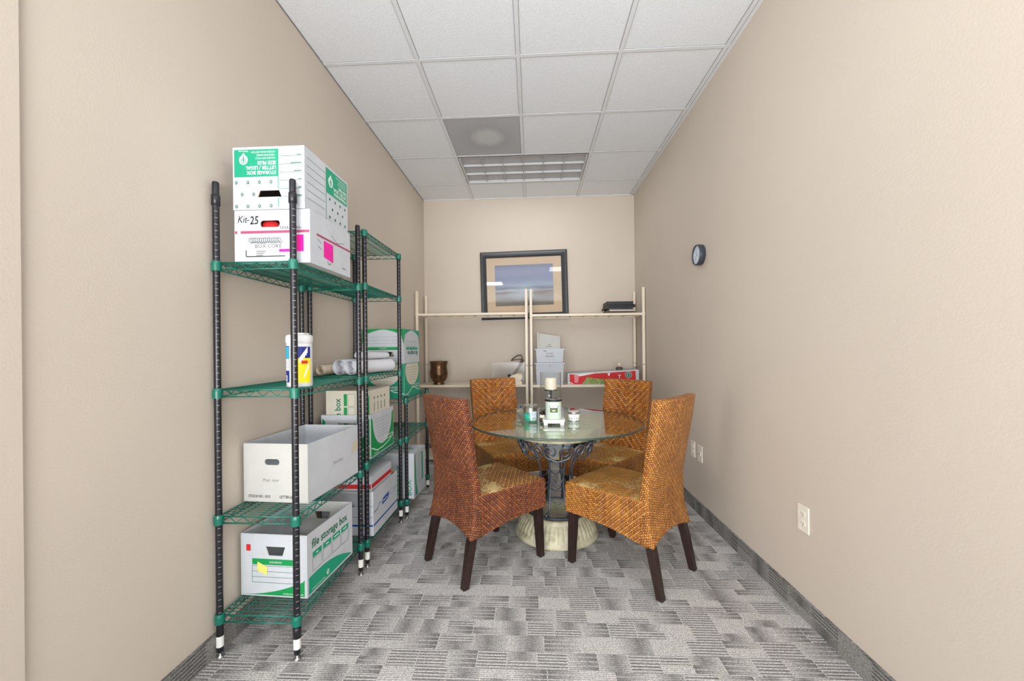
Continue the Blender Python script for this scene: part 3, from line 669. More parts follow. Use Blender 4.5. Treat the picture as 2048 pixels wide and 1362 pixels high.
b.rect(FS, .003, H_ - .07, L_ - .003, H_ - .045, 'p_red'); b.rect(FN, .003, H_ - .07, W_ - .003, H_ - .045, 'p_red'); scribble(b, FS, .12, H_ - .095, .12, .004, 'slot', .0012, 50, 12, 2); scribble(b, FS, .15, H_ - .12, .08, .004, 'slot', .0012, 30, 8, 6)
b.flat(FS, [(.12, H_ - .21), (.17, H_ - .155), (.25, H_ - .155), (.22, H_ - .168), (.175, H_ - .17), (.14, H_ - .21)], 'p_red'); b.flat(FS, [(.14, H_ - .21), (.2, H_ - .175), (.215, H_ - .175), (.165, H_ - .21)], 'slot', .0008)
ox = b.build('archive_box'); place(ox, (-1.19, 2.24, .1525), 0); tag(ox, 'white box with a red stripe standing inside the blue-striped box', 'box')
# 9  damaged box on the low unit
W_, L_, H_ = .345, .265, .325
b, FN, FS = carton(W_, L_, H_, None, None, False)
b.text(FR((W_ - .09, 0, .02), (0, 0, 1), (-1, 0, 0), (0, -1, 0)), 'STORAGE', 0, 0, .05, 'p_teal', 'LEFT', .0006); b.text(FR((W_ - .02, 0, .02), (0, 0, 1), (-1, 0, 0), (0, -1, 0)), 'BOX', .0, 0, .055, 'p_teal', 'LEFT', .0006)
b.flat(FS, [(.012, H_ - .02), (.028, H_ - .012), (.05, .1), (.085, .012), (.03, .006), (.018, .15)], 'p_teal'); b.frame_rect(FS, .1, .09, .2, H_ - .03, .003, 'p_teal'); b.rect(FS, .175, .09, .196, H_ - .03, 'p_teal')
b.line(FS, [(.004, .004), (.012, H_ - .01)], .006, 'kraft')
FTp = FR((0, 0, H_), (1, 0, 0), (0, 1, 0), (0, 0, 1)); b.text(FTp, 'File Box', .12, .17, .045, 'p_teal', 'LEFT', .0006); b.rect(FTp, .13, .12, .3, .145, 'p_teal')
ox = b.build('file_box'); place(ox, (-1.2, 2.842, .13), math.radians(-2)); tag(ox, 'scuffed white and teal box overhanging the bottom shelf of the low unit', 'box')

# ------------------------------------------------------------------ canister and paper rolls
b = MB(); c0 = (0, 0); R = .049
b.lathe([(.046, 0), (.049, .004), (.049, .175), (.0485, .178), (.0505, .18), (.0505, .205), (.047, .212), (.02, .216), (.0, .216)], 'plastic_w', 32)
A = lambda d: math.radians(d)
b.patch(c0, R, A(-162), A(-108), .02, .168, 'p_navy', 10, .0004); b.patch(c0, R, A(-160), A(-110), .115, .165, 'p_cyan', 10); b.patch(c0, R, A(-160), A(-110), .068, .115, 'p_white', 10); b.patch(c0, R, A(-158), A(-122), .024, .048, 'p_white', 8, .001)
for k in range(5): b.patch(c0, R, A(-158), A(-114), .072 + k * .008, .0735 + k * .008, 'slot', 8, .0008)
b.patch(c0, R, A(-100), A(-8), .018, .165, 'p_yel', 16, .0004); b.patch(c0, R, A(-100), A(-8), .118, .165, 'p_navy', 16)
for k in range(14): b.patch(c0, R, A(-60 + 2.6 * k), A(-57.3 + 2.6 * k), .1 + .0032 * k - .003 * (k % 3), .122 + .0032 * k, 'p_white', 1, .001)
b.patch(c0, R, A(-52), A(-24), .095, .108, 'p_red', 6, .0012)
for k in range(9): b.patch(c0, R, A(-42 + 2.6 * k), A(-39.3 + 2.6 * k), .036 + .005 * k, .05 + .006 * k, 'p_white', 1, .001)
for k in range(8): b.patch(c0, R, A(-156 + 4 * k), A(-154.5 + 4 * k), .027, .045, 'p_black', 1, .0014)
ox = b.build('wipes_canister'); place(ox, (-.968, 1.618, 1.055)); tag(ox, 'white plastic wipes canister with a yellow and blue label on the nearest unit', 'canister')
q = MB(); q.lathe([(.049, .179), (.0515, .181), (.0515, .206), (.047, .2135), (.02, .218), (.001, .2185)], 'plastic_w', 32); q.box((-.012, -.02, .2165), (.03, .02, .222), 'plastic_w'); q.build('lid', ox)
def roll(name, p, q_, r, turns, m, label, flare=1.0, extra=None):
    p, q_ = Vector(p), Vector(q_); D = (q_ - p); L = D.length; D.normalize(); U = D.cross(Vector((0, 0, 1))).normalized(); V = U.cross(D)
    b = MB(); n = int(28 * turns); rows = []
    for k in range(n + 1):
        a = 2 * PI * k / 28; rr_ = r * (.42 + .58 * k / n) * (1 + .05 * math.sin(2 * a + r * 99) * k / n)
        rows.append(Vector((math.cos(a) * rr_, math.sin(a) * rr_)))
    pts = [0, .02, .33, .66, .98, 1]
    grid = []
    for j, t_ in enumerate(pts):
        sc = flare if t_ in (0, 1) else 1
        grid.append([b.vert(p + D * (L * t_) + U * (c.x * sc) + V * (c.y * sc)) for c in rows])
    for j in range(len(pts) - 1):
        for k in range(n): b.face((grid[j][k], grid[j][k + 1], grid[j + 1][k + 1], grid[j + 1][k]), m, None, True)
    o = b.build(name); so = o.modifiers.new('thick', 'SOLIDIFY'); so.thickness = .0012; so.offset = -1
    if extra: extra(b)
    tag(o, label, 'paper roll', 'rolled plans on the middle unit'); return o
ZS = S2[2] + .0005
roll('paper_roll', (-1.125, 2.27, ZS + .047), (-1.03, 2.70, ZS + .047), .047, 3.2, M['paper'], 'large loose white paper roll, behind the roll with the round open end')
roll('paper_roll', (-1.032, 2.215, ZS + .043), (-.945, 2.62, ZS + .043), .041, 3.6, M['paper'], 'white paper roll with a round open end facing the camera, left of the posts')
roll('paper_roll', (-1.03, 2.32, ZS + .112), (-.985, 2.66, ZS + .106), .024, 2.6, M['paper'], 'white paper roll lying on top of the others', 1)
roll('paper_roll', (-1.206, 2.215, ZS + .031), (-1.206, 2.60, ZS + .031), .029, 2.4, M['paper_t'], 'tan paper roll next to the wall')

# ------------------------------------------------------------------ cream shelving at the back
def cream_unit(x0, x1, ztop, zlow, lab):
    y0, y1 = 4.232, 4.606; r = empty('metal_shelving_unit', ((x0 + x1) / 2, (y0 + y1) / 2, 0), 0, lab, 'shelving unit', 'cream shelving units at the back wall')
    hx, hy = (x1 - x0) / 2, (y1 - y0) / 2
    for sx in (-1, 1):
        for sy in (-1, 1):
            b = MB(); x, y = sx * hx, sy * hy; b.box((x - .013, y - .013, 0), (x + .013, y + .013, 1.83), 'cream')
            b.box((x - .015, y - .015, ztop - .03), (x + .015, y + .015, ztop + .012), 'cream'); b.box((x - .0135, y - .0135, 1.02), (x + .0135, y + .0135, 1.026), 'slot')
            b.build('post', r, .002)
    for z in (ztop, zlow, .045):
        b = MB()
        for sy in (-1, 1): b.box((-hx + .013, sy * hy - .008, z - .022), (hx - .013, sy * hy + .008, z + .001), 'cream')
        for sx in (-1, 1): b.box((sx * hx - .008, -hy + .013, z - .022), (sx * hx + .008, hy - .013, z + .001), 'cream')
        n = 26
        for k in range(1, n): y = -hy + 2 * hy * k / n; b.box((-hx + .008, y - .0045, z - .004), (hx - .008, y + .0045, z), 'cream')
        for k in range(1, 8): x = -hx + 2 * hx * k / 8; b.box((x - .003, -hy + .008, z - .014), (x + .003, hy - .008, z - .004), 'cream')
        b.build('shelf', r)
    return r
cream_unit(-1.228, -.057, 1.585, .818, 'cream metal shelving unit on the left of the back wall')
cream_unit(-.007, 1.165, 1.562, .812, 'cream metal shelving unit on the right of the back wall')
ZL, ZR = .818, .812
b = MB(); b.lathe([(.062, 0), (.066, .006), (.05, .018), (.072, .04), (.092, .08), (.098, .125), (.09, .175), (.088, .2), (.096, .235), (.099, .252), (.092, .252), (.084, .2), (.086, .17), (.09, .12), (.06, .04), (0, .03)], 'bronze', 36)
ox = b.build('bronze_vase'); place(ox, (-1.02, 4.32, ZL)); tag(ox, 'mottled bronze urn vase on the lower cream shelf at left', 'vase')
# clear acrylic holder with dark strap
b = MB()
def obox(b, x0, x1, y0, y1, z0, z1, th, m):
    b.box((x0, y0, z0), (x1, y1, z0 + th), m); b.box((x0, y0, z0), (x0 + th, y1, z1), m); b.box((x1 - th, y0, z0), (x1, y1, z1), m); b.box((x0, y0, z0), (x1, y0 + th, z1), m); b.box((x0, y1 - th, z0), (x1, y1, z1), m)
obox(b, -.19, .17, -.1, .12, 0, .22, .004, 'acry')
b.box((-.2, -.11, .22), (.17, -.098, .23), 'acry'); b.box((-.2, .118, .22), (.17, .13, .23), 'acry'); b.box((-.2, -.11, .22), (-.188, .13, .23), 'acry')
ox = b.build('clear_bin'); place(ox, (-.25, 4.40, ZL)); tag(ox, 'clear plastic bin holding a dark curved piece on the lower cream shelf', 'bin')
b = MB(); P = [(-.02, 0, .004), (.03, 0, .05), (.08, 0, .12), (.13, 0, .2), (.16, 0, .26)]
b.tube(P, [.008, .009, .01, .012, .01], 'slot', 8, True, False, 1.4)
b.tube([(.03, .03, .245), (.06, .03, .275), (.1, .03, .3), (.14, .03, .305), (.15, .03, .28), (.15, .03, .2)], .014, 'slot', 8, True, False, .5)
b.tube([(.03, .03, .245), (.08, .03, .255), (.15, .03, .26)], .006, 'slot', 6)
ox = b.build('dark_strap'); place(ox, (-.262, 4.40, ZL + .0045)); tag(ox, 'dark curved strap standing in the clear bin', 'strap')
b = MB(); b.flat(FR((0, 0, 0), (1, 0, 0), (0, 0, 1), (0, -1, 0)), [(.0, 0), (.11, 0), (.11, .115), (.06, .113), (.02, .095), (.0, .08)], 'ceram', 0)
b = MB(); F0 = FR((0, 0, 0), (1, 0, 0), (0, 0, 1), (0, -1, 0))
b.panel(F0, [(-.03, .085), (0, 0), (.1, 0), (.1, .03), (.085, .045), (.105, .06), (.105, .118), (.05, .115), (.0, .1)], [], .05, 'wax_c')
for u_, v_ in ((.075, .1), (.093, .104)): b.rect(F0, u_, v_, u_ + .008, v_ + .008, 'p_black')
ox = b.build('white_ornament'); place(ox, (-.21, 4.242, ZL)); tag(ox, 'small white ornament with a black ball at one end, beside the clear bin', 'ornament')
q = MB(); q.lathe([(.0, -.018), (.012, -.013), (.018, 0), (.012, .013), (0, .018)], 'black', 14); o = q.build('black_ball', ox); o.location = (-.035, .02, .095)
# frosted bins
def fbin(z, h, lab, txts):
    b = MB(); w0, w1, d0 = .138, .148, .12
    def ring(w_, d_, z_): return [(-w_, -d_, z_), (w_, -d_, z_), (w_, d_, z_), (-w_, d_, z_)]
    A_, B_ = ring(w0, d0, 0), ring(w1, d0 + .01, h)
    b.poly(A_[::-1], 'bin')
    for k in range(4): b.poly([A_[k], A_[(k + 1) % 4], B_[(k + 1) % 4], B_[k]], 'bin')
    C_ = ring(w1 + .012, d0 + .02, h); D_ = ring(w1 + .012, d0 + .02, h - .012)
    for k in range(4): b.poly([B_[k], B_[(k + 1) % 4], C_[(k + 1) % 4], C_[k]], 'bin'); b.poly([C_[k], C_[(k + 1) % 4], D_[(k + 1) % 4], D_[k]], 'bin')
    F = FR((0, -d0 - .011, 0), (1, 0, 0), (0, 0, 1), (0, -1, 0))
    for (t_, u_, v_, s_) in txts: b.text(F, t_, u_, v_, s_, 'slot', 'CENTER', 0)
    o = b.build('plastic_bin'); place(o, (.187, 4.375, z)); return tag(o, lab, 'bin', 'frosted bins on the lower cream shelf')
fbin(ZR, .235, 'frosted plastic bin standing on the lower cream shelf, under another bin', [('CL', -.0, .2, .02)])
fbin(ZR + .2375, .147, 'frosted plastic bin stacked on another, holding papers, with handwriting', [('Tile', -.05, .115, .024), ('For the', .0, .09, .022), ('Nursery', 0, .06, .026)])
b = MB(); F = FR((0, 0, 0), (1, 0, 0), (0, 0, 1), (0, -1, 0))
b.panel(F, [(-.12, 0), (.12, 0), (.118, .28), (-.105, .315)], [], .012, 'carton_g'); b.rect(F, -.03, .17, .03, .174, 'slot'); b.rect(F, -.01, .19, .02, .194, 'slot')
b.box((-.128, .014, 0), (-.112, .03, .33), 'carton_c'); b.box((-.1, .014, 0), (.085, .018, .25), 'paper')
ox = b.build('paper_folder'); place(ox, (.185, 4.34, ZR + .2385)); tag(ox, 'pale grey folder standing upright in the top frosted bin', 'folder')
# red garland carton
b = MB(); F = FR((0, 0, 0), (1, 0, 0), (0, 0, 1), (0, -1, 0)); Lr = .748
out = [(0, 0), (Lr, .0), (Lr, .155), (0, .118)]
b.panel(F, out, [], .1, 'carton')
b.flat(F, [(.022, .006), (.055, .003), (Lr - .03, .008), (Lr - .035, .142), (.1, .104), (.022, .11)], 'p_red'); 
b.flat(F, [(.012, .022), (.06, .004), (.06, .01), (.02, .03)], 'p_white', .001); b.flat(F, [(.07, .1), (.16, .112), (.3, .124), (.26, .112), (.14, .09), (.09, .085)], 'p_white', .001)
b.flat(F, [(.3, .135), (.44, .128), (.6, .143), (.45, .136)], 'p_white', .001)
b.flat(F, [(.075, .02), (.11, .02), (.12, .1), (.07, .1)], simple('pale_print', (226, 140, 150)), .0012)
b.text(F, 'T', .53, .065, .05, 'p_white', 'LEFT', .001, .0012); b.flat(F, [(.42, .118), (.45, .12), (.44, .09), (.43, .09)], 'p_white', .0012)
for r_, m_ in ((.035, 'p_white'), (.031, 'p_black'), (.022, 'p_teal'), (.018, 'p_white'), (.014, 'p_dkgreen')): b.flat(F, [(.64 + r_ * math.cos(a), .1 + r_ * math.sin(a)) for a in [2 * PI * k / 20 for k in range(20)]], m_, .0012 + (.035 - r_) * .02)
R_ = random.Random(4)
b.flat(F, [(.15, .004), (.17, .03), (.19, .055), (.205, .082), (.25, .07), (.34, .06), (.44, .045), (.5, .03), (.5, .004)], 'moss', .001)
for k in range(110):
    u0 = .18 + .3 * R_.random(); v0 = .006 + (.06 - (u0 - .18) * .12) * R_.random(); a = R_.random() * PI; l_ = .006 + .012 * R_.random()
    b.line(F, [(u0, v0), (u0 + l_ * math.cos(a), v0 + l_ * math.sin(a))], .003, R_.choice(['p_dkgreen', 'wax_c', 'olive', 'moss']), .0016)
ox = b.build('garland_carton'); place(ox, (.375, 4.27, ZR)); tag(ox, 'long red and white carton picturing green foliage on the lower cream shelf', 'carton')
b = MB(); b.lathe([(.03, 0), (.035, .02), (.02, .1), (.03, .13), (.04, .16), (.03, .175), (.0, .178)], 'slot', 14); b.lathe([(.0, .176), (.012, .18), (.018, .2), (.03, .215), (.0, .22)], 'wax_c', 10); ox = b.build('small_figurine'); place(ox, (.955, 4.44, ZR)); tag(ox, 'small dark figurine with a white top, behind the red carton', 'figurine')
b = MB()
for k in range(26):
    a = R_.random() * 2 * PI; r_ = .01 + .022 * R_.random(); h_ = .09 + .09 * R_.random(); b.tube([(0, 0, 0), (r_ * .5 * math.cos(a), r_ * .5 * math.sin(a), h_ * .6), (r_ * math.cos(a), r_ * math.sin(a), h_)], [.003, .003, .001], 'twig', 4)
    b.lathe([(0, h_ - .006), (.007, h_), (0, h_ + .006)], R_.choice(['twig', 'tin']), 5, (r_ * math.cos(a), r_ * math.sin(a)))
ox = b.build('twig_bundle'); place(ox, (1.138, 4.40, ZR)); tag(ox, 'small bundle of grey twigs at the right end of the lower cream shelf', 'twigs')
# folders
zf = 1.562
for k, (w_, th_, m_, dx, lab) in enumerate(((.38, .012, 'slot', .0, 'flat grey folder lowest in the stack on the upper cream shelf'), (.31, .02, 'brown', .012, 'brown folder above the grey one, in the stack on the upper cream shelf'), (.335, .014, 'leather', -.012, 'slim black folder under the topmost two in the stack'), (.345, .02, 'leather', .012, 'black folder second from the top of the stack'), (.325, .022, 'leather', .002, 'topmost black folder in the stack on the upper cream shelf'))):
    w_ *= .86; th_ *= 1.38; b = MB(); b.box((-w_ / 2, -.12, 0), (w_ / 2, .12, th_ * .22), m_); b.box((-w_ / 2 + .006, -.114, th_ * .22), (w_ / 2 - .006, .11, th_ * .78), 'carton_g' if k in (1,) else m_); b.box((-w_ / 2, -.12, th_ * .78), (w_ / 2, .12, th_), m_); b.box((-w_ / 2, .11, 0), (w_ / 2, .121, th_), m_)
    o = b.build('folder', None, .001); place(o, (.93 + dx, 4.36, zf + .0002), math.radians((0, 1.5, -2, 2, -1)[k])); tag(o, lab, 'folder', 'folders stacked on the upper cream shelf'); zf += th_ + .0004
# things on the floor-level cream shelves
b, FN, FS = carton(.42, .28, .27, None, None, False); ox = b.build('white_carton'); place(ox, (.0, 4.25, .045)); tag(ox, 'white carton on the lowest cream shelf, seen behind the table pedestal', 'box')
b = MB(); b.lathe([(.0, 0), (.06, .0), (.075, .05), (.07, .14), (.05, .17), (0, .175)], 'leather', 16); ox = b.build('dark_bag'); place(ox, (.56, 4.36, .045)); ox.scale = (1.7, 1, 1.3); tag(ox, 'dark rounded bag on the lowest cream shelf, seen between the chairs', 'bag')
b = MB(); b.box((0, 0, 0), (.05, .006, .055), 'sticker'); b.flat(FR((0, 0, 0), (1, 0, 0), (0, 0, 1), (0, -1, 0)), [(.014, .014), (.036, .014), (.04, .03), (.025, .045), (.012, .032)], 'p_lblue'); ox = b.build('wall_tag'); place(ox, (-.165, YB - .0062, .495)); tag(ox, 'small white tag with a blue mark on the back wall behind the table', 'tag')

# ------------------------------------------------------------------ picture, clock, outlets
pr_ = empty('framed_picture', (-.084, YB - .001, 1.94), 0, 'framed blue and grey seascape with a tan mat, hanging crooked on the back wall', 'picture')
pr_.rotation_euler = (0, math.radians(-1.1), 0)
PW, PH, FW = .505, .395, .070
b = MB()
prof = [(0, 0), (0, .022), (.012, .03), (.03, .026), (.05, .03), (.066, .018), (FW, .014), (FW, 0)]
cor = [(-1, -1), (1, -1), (1, 1), (-1, 1)]
rings = [[b.vert((sx * (PW - o_), -d_, sz * (PH - o_))) for o_, d_ in prof] for sx, sz in cor]
for k in range(4):
    A_, B_ = rings[k], rings[(k + 1) % 4]
    for j in range(len(prof) - 1): b.face((A_[j], B_[j], B_[j + 1], A_[j + 1]), 'frame')
b.build('frame', pr_)
b = MB(); iw, ih = PW - FW + .004, PH - FH if 0 else PH - FW + .004
b.panel(FR((0, -.008, 0), (1, 0, 0), (0, 0, 1), (0, -1, 0)), [(-iw, -ih), (iw, -ih), (iw, ih), (-iw, ih)], [[(-.338, -.238), (.338, -.238), (.338, .238), (-.338, .238)]], .002, 'matb'); b.build('mat_board', pr_)
b = MB(); b.poly([(-.345, -.006, -.245), (.345, -.006, -.245), (.345, -.006, .245), (-.345, -.006, .245)], 'art', [(0, 0), (1, 0), (1, 1), (0, 1)]); b.build('seascape_print', pr_)
b = MB(); b.box((-iw, -.0125, -ih), (iw, -.011, ih), 'clear'); b.build('glazing', pr_)

ck = empty('wall_clock', (XR, 2.845, 1.842), 0, 'small round clock with a charcoal case on the right wall', 'clock'); ck.rotation_euler = (0, -PI / 2, 0)
b = MB(); b.lathe([(.064, 0), (.071, .004), (.0715, .038), (.069, .042), (.065, .042), (.0635, .034)], 'clockb', 40, (0, 0), True, False); b.build('case', ck)
b = MB(); b.lathe([(.0, .033), (.064, .033)], 'clockf', 40, (0, 0), False, False)
FK = FR((0, 0, .033), (0, -1, 0), (1, 0, 0), (0, 0, 1))
for k in range(12):
    a = 2 * PI * k / 12; b.line(FK, [(.05 * math.sin(a), .05 * math.cos(a)), (.057 * math.sin(a), .057 * math.cos(a))], .0022, 'slot')
for k in range(1, 13): a = 2 * PI * k / 12; b.text(FK, str(k), .042 * math.sin(a), .042 * math.cos(a) - .003, .009, 'slot', 'CENTER')
b.build('dial', ck)
for nm, (du, dv), wd in (('hour_hand', (-.004, .03), .003), ('minute_hand', (-.026, -.03), .0022)):
    b = MB(); b.line(FK, [(-du * .2, -dv * .2), (du, dv)], wd, 'p_black', .003); b.flat(FK, [(.004 * math.cos(a), .004 * math.sin(a)) for a in [2 * PI * k / 10 for k in range(10)]], 'p_black', .0035); b.build(nm, ck)
def plate(y, z, kind, lab):
    e = empty('wall_plate' if kind != 'duplex' else 'electrical_outlet', (XR, y, z), 0, lab, 'outlet' if kind == 'duplex' else 'wall plate')
    F = FR((0, 0, 0), (0, -1, 0), (0, 0, 1), (-1, 0, 0))
    b = MB(); b.box((-.005, -.036, -.058), (0, .036, .058), 'plate'); b.build('cover', e, .002)
    b = MB()
    if kind == 'duplex':
        for s in (-1, 1):
            b.panel(F, [(.016 * math.cos(a), s * .021 + .0145 * max(-.85, min(.85, math.sin(a)))) for a in [2 * PI * k / 20 for k in range(20)]], [], .003, 'plate')
        b.X = Matrix.Translation((-.0055, 0, 0)); b.v = [Vector((p.x - .0065, p.y, p.z)) for p in b.v]; b.X = Matrix.Identity(4)
        F2 = FR((-.0068, 0, 0), (0, -1, 0), (0, 0, 1), (-1, 0, 0))
        for s in (-1, 1):
            b.rect(F2, -.007, s * .021 - .002, -.005, s * .021 + .007, 'slot'); b.rect(F2, .005, s * .021 - .002, .007, s * .021 + .007, 'slot'); b.flat(F2, [(.0025 * math.cos(a), s * .021 - .008 + .0025 * math.sin(a)) for a in [2 * PI * k / 8 for k in range(8)]], 'slot')
        b.build('receptacle', e)
    elif kind == 'data':
        b.box((-.008, -.01, -.012), (-.005, .01, .012), 'plate'); b.box((-.0085, -.006, -.006), (-.008, .006, .006), 'slot'); b.build('socket', e)
    else:
        b.box((-.0075, -.012, .008), (-.005, .012, .03), 'plate'); b.box((-.0075, -.012, -.03), (-.005, .012, -.008), 'plate')
        b.box((-.0078, -.006, .014), (-.0075, .006, .018), 'slot'); b.box((-.0078, -.006, -.022), (-.0075, .006, -.018), 'slot'); b.build('receptacle', e)
plate(1.82, .441, 'duplex', 'cream duplex outlet low on the right wall nearest the camera')
plate(2.902, .441, 'data', 'cream wall plate with one dark socket on the right wall, near the chair')
plate(3.028, .446, 'dup2', 'cream wall plate on the right wall, the one farther from the camera of the pair')

# ------------------------------------------------------------------ rattan chairs
def interp(tab, z):
    for (z0, v0), (z1, v1) in zip(tab[:-1], tab[1:]):
        if z0 <= z <= z1: return v0 + (v1 - v0) * (z - z0) / (z1 - z0)
    return tab[0][1] if z < tab[0][0] else tab[-1][1]
REAR = [(.23, .012), (.30, .034), (.389, .047), (.533, .047), (.60, .037), (.68, .023), (.76, .009), (.829, -.004), (.89, -.013), (.955, -.021)]
FRONT = [(.23, .09), (.462, .101), (.557, .085), (.688, .068), (.76, .056), (.818, .047), (.954, .03)]
WID = [(.23, .215), (.35, .206), (.462, .2), (.6, .196), (.75, .2), (.955, .2)]
def chair(loc, deg, tone, label):
    body, seatm, backm = WK[tone]; r = empty('rattan_dining_chair', loc, math.radians(deg), label, 'chair', 'rattan chairs around the glass table')
    # local x = forward, y = sitter's left
    NS, NZ = 12, 30; b = MB()
    def pt(side, s, k):
        zb = .240 + .034 * (1 - s * s); zt = .952
        t_ = k / NZ; z = zb + (zt - zb) * t_
        w_ = interp(WID, z); bul = .022 * (1 - s * s) * min(1, max(0, (z - .42) / .3))
        a = interp(REAR, z) if side == 0 else interp(FRONT, z)
        return (a - bul, s * w_, z)
    G = [[[b.vert(pt(sd, -1 + 2 * i / NS, k)) for i in range(NS + 1)] for k in range(NZ + 1)] for sd in (0, 1)]
    for sd in (0, 1):
        for k in range(NZ):
            for i in range(NS):
                q = [(sd, k, i), (sd, k, i + 1), (sd, k + 1, i + 1), (sd, k + 1, i)]
                if sd == 0: q = q[::-1]
                uv = []
                for (_, kk, ii) in q: p = pt(sd, -1 + 2 * ii / NS, kk); uv.append((p[1], p[2] - (.66 if sd else .60)))
                b.face([G[a_][k_][i_] for a_, k_, i_ in q], backm if sd else body, uv, True)
    for i, off in ((0, 10.0), (NS, 10.0)):
        s = -1 + 2 * i / NS
        for k in range(NZ):
            q = [(0, k), (1, k), (1, k + 1), (0, k + 1)]
            if i: q = q[::-1]
            q = [(0, k), (1, k), (1, k + 1), (0, k + 1)] if i == 0 else [(1, k), (0, k), (0, k + 1), (1, k + 1)]
            uv = [(off + pt(sd, s, kk)[0] - pt(0, s, kk)[0], 10 + pt(sd, s, kk)[2]) for sd, kk in q]
            b.face([G[sd][kk][i] for sd, kk in q], body, uv, True)
    for k, z0 in ((NZ, 1), (0, 0)):
        for i in range(NS):
            q = [(0, i), (0, i + 1), (1, i + 1), (1, i)] if not k else [(1, i), (1, i + 1), (0, i + 1), (0, i)]
            uv = [(10 + pt(sd, -1 + 2 * ii / NS, k)[1], 10 + pt(sd, -1 + 2 * ii / NS, k)[0]) for sd, ii in q]
            b.face([G[sd][k][ii] for sd, ii in q], body, uv, True)
    o = b.build('backrest', r); bv = o.modifiers.new('bevel', 'BEVEL'); bv.width = .007; bv.segments = 2; bv.limit_method = 'ANGLE'; bv.angle_limit = math.radians(50)
    # seat block
    b = MB(); NA, NW = 16, 12
    def sp(a, s):
        w_ = .203 + (.228 - .203) * a; x = .055 + (.535 - .055) * a
        x += .0 
        return x, s * w_
    def ztop(a, s): return .452 + .008 * (1 - s * s) * math.sin(PI * min(1, a * 1.05 + .0) * .9)
    def zbot(a): return .232 + (.285 - .232) * a + .018 * math.sin(PI * a)
    top = [[b.vert((*sp(a / NA, -1 + 2 * s / NW), ztop(a / NA, -1 + 2 * s / NW))) for s in range(NW + 1)] for a in range(NA + 1)]
    for a in range(NA):
        for s in range(NW):
            q = [(a, s), (a + 1, s), (a + 1, s + 1), (a, s + 1)]
            uv = [(sp(x / NA, -1 + 2 * y / NW)[0] - .3 + 10, sp(x / NA, -1 + 2 * y / NW)[1] + 10) for x, y in q]
            b.face([top[x][y] for x, y in q], seatm, uv, True)
    NV = 8
    for side in (-1, 1):
        s_i = 0 if side < 0 else NW
        rows = []
        for a in range(NA + 1):
            x, y = sp(a / NA, side); zt, zb = ztop(a / NA, side), zbot(a / NA)
            rows.append([(top[a][s_i], (x, zt))] + [(b.vert((x, y * (1 + .0 * v), zt + (zb - zt) * v / NV)), (x, zt + (zb - zt) * v / NV)) for v in range(1, NV + 1)])
        for a in range(NA):
            for v in range(NV):
                q = [rows[a][v], rows[a][v + 1], rows[a + 1][v + 1], rows[a + 1][v]]
                if side > 0: q = q[::-1]
                b.face([p[0] for p in q], body, [(p[1][0] - .34 , p[1][1] + 10) for p in q], True)
    rows = []
    for s in range(NW + 1):
        sv = -1 + 2 * s / NW; x, y = sp(1, sv); zt, zb = ztop(1, sv), .285 + .016 * (1 - sv * sv)
        rows.append([(top[NA][s], (y, zt))] + [(b.vert((x, y, zt + (zb - zt) * v / NV)), (y, zt + (zb - zt) * v / NV)) for v in range(1, NV + 1)])
    for s in range(NW):
        for v in range(NV):
            q = [rows[s][v], rows[s][v + 1], rows[s + 1][v + 1], rows[s + 1][v]]
            b.face([p[0] for p in q], body, [(p[1][0], p[1][1] + 10) for p in q], True)
    # inner lining so the apron has thickness
    b.poly([(.06, -.195, .30), (.525, -.22, .32), (.525, .22, .32), (.06, .195, .30)], 'wood')
    o = b.build('seat', r); bv = o.modifiers.new('bevel', 'BEVEL'); bv.width = .008; bv.segments = 2; bv.limit_method = 'ANGLE'; bv.angle_limit = math.radians(50)
    for fr in (0, 1):
        for s in (-1, 1):
            b = MB()
            if fr: secs = [(.500, .196, .33, .0215), (.503, .201, .2, .0205), (.508, .209, .0, .0165)]
            else: secs = [(.074, .176, .33, .0205), (.040, .181, .2, .0205), (-.002, .187, .0, .0165)]
            rg = []
            for (x, y, z, h_) in secs: rg.append([b.vert((x + dx * h_, s * y + dy * h_, z)) for dx, dy in ((-1, -1), (1, -1), (1, 1), (-1, 1))])
            for k in range(2):
                for j in range(4): b.face((rg[k][j], rg[k + 1][j], rg[k + 1][(j + 1) % 4], rg[k][(j + 1) % 4]), 'wood')
            b.face(rg[0], 'wood'); b.face(rg[-1][::-1], 'wood')
            x, y, z, h_ = secs[-1]
            for v_ in b.v:
                if v_.z < .001: v_.z = .004
            lg = b.build('leg', r, .0015)
            g = MB(); g.lathe([(.009, 0), (.010, .002), (.009, .0042)], 'glide', 10, (x, s * y)); g.build('glide', lg)
    return r
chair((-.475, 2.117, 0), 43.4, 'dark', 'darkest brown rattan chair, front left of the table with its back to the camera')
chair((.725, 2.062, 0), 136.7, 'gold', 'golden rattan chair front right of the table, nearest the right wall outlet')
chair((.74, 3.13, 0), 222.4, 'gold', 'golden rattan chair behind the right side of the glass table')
chair((-.335, 3.361, 0), 298.9, 'gold', 'orange rattan chair behind the left side of the glass table')

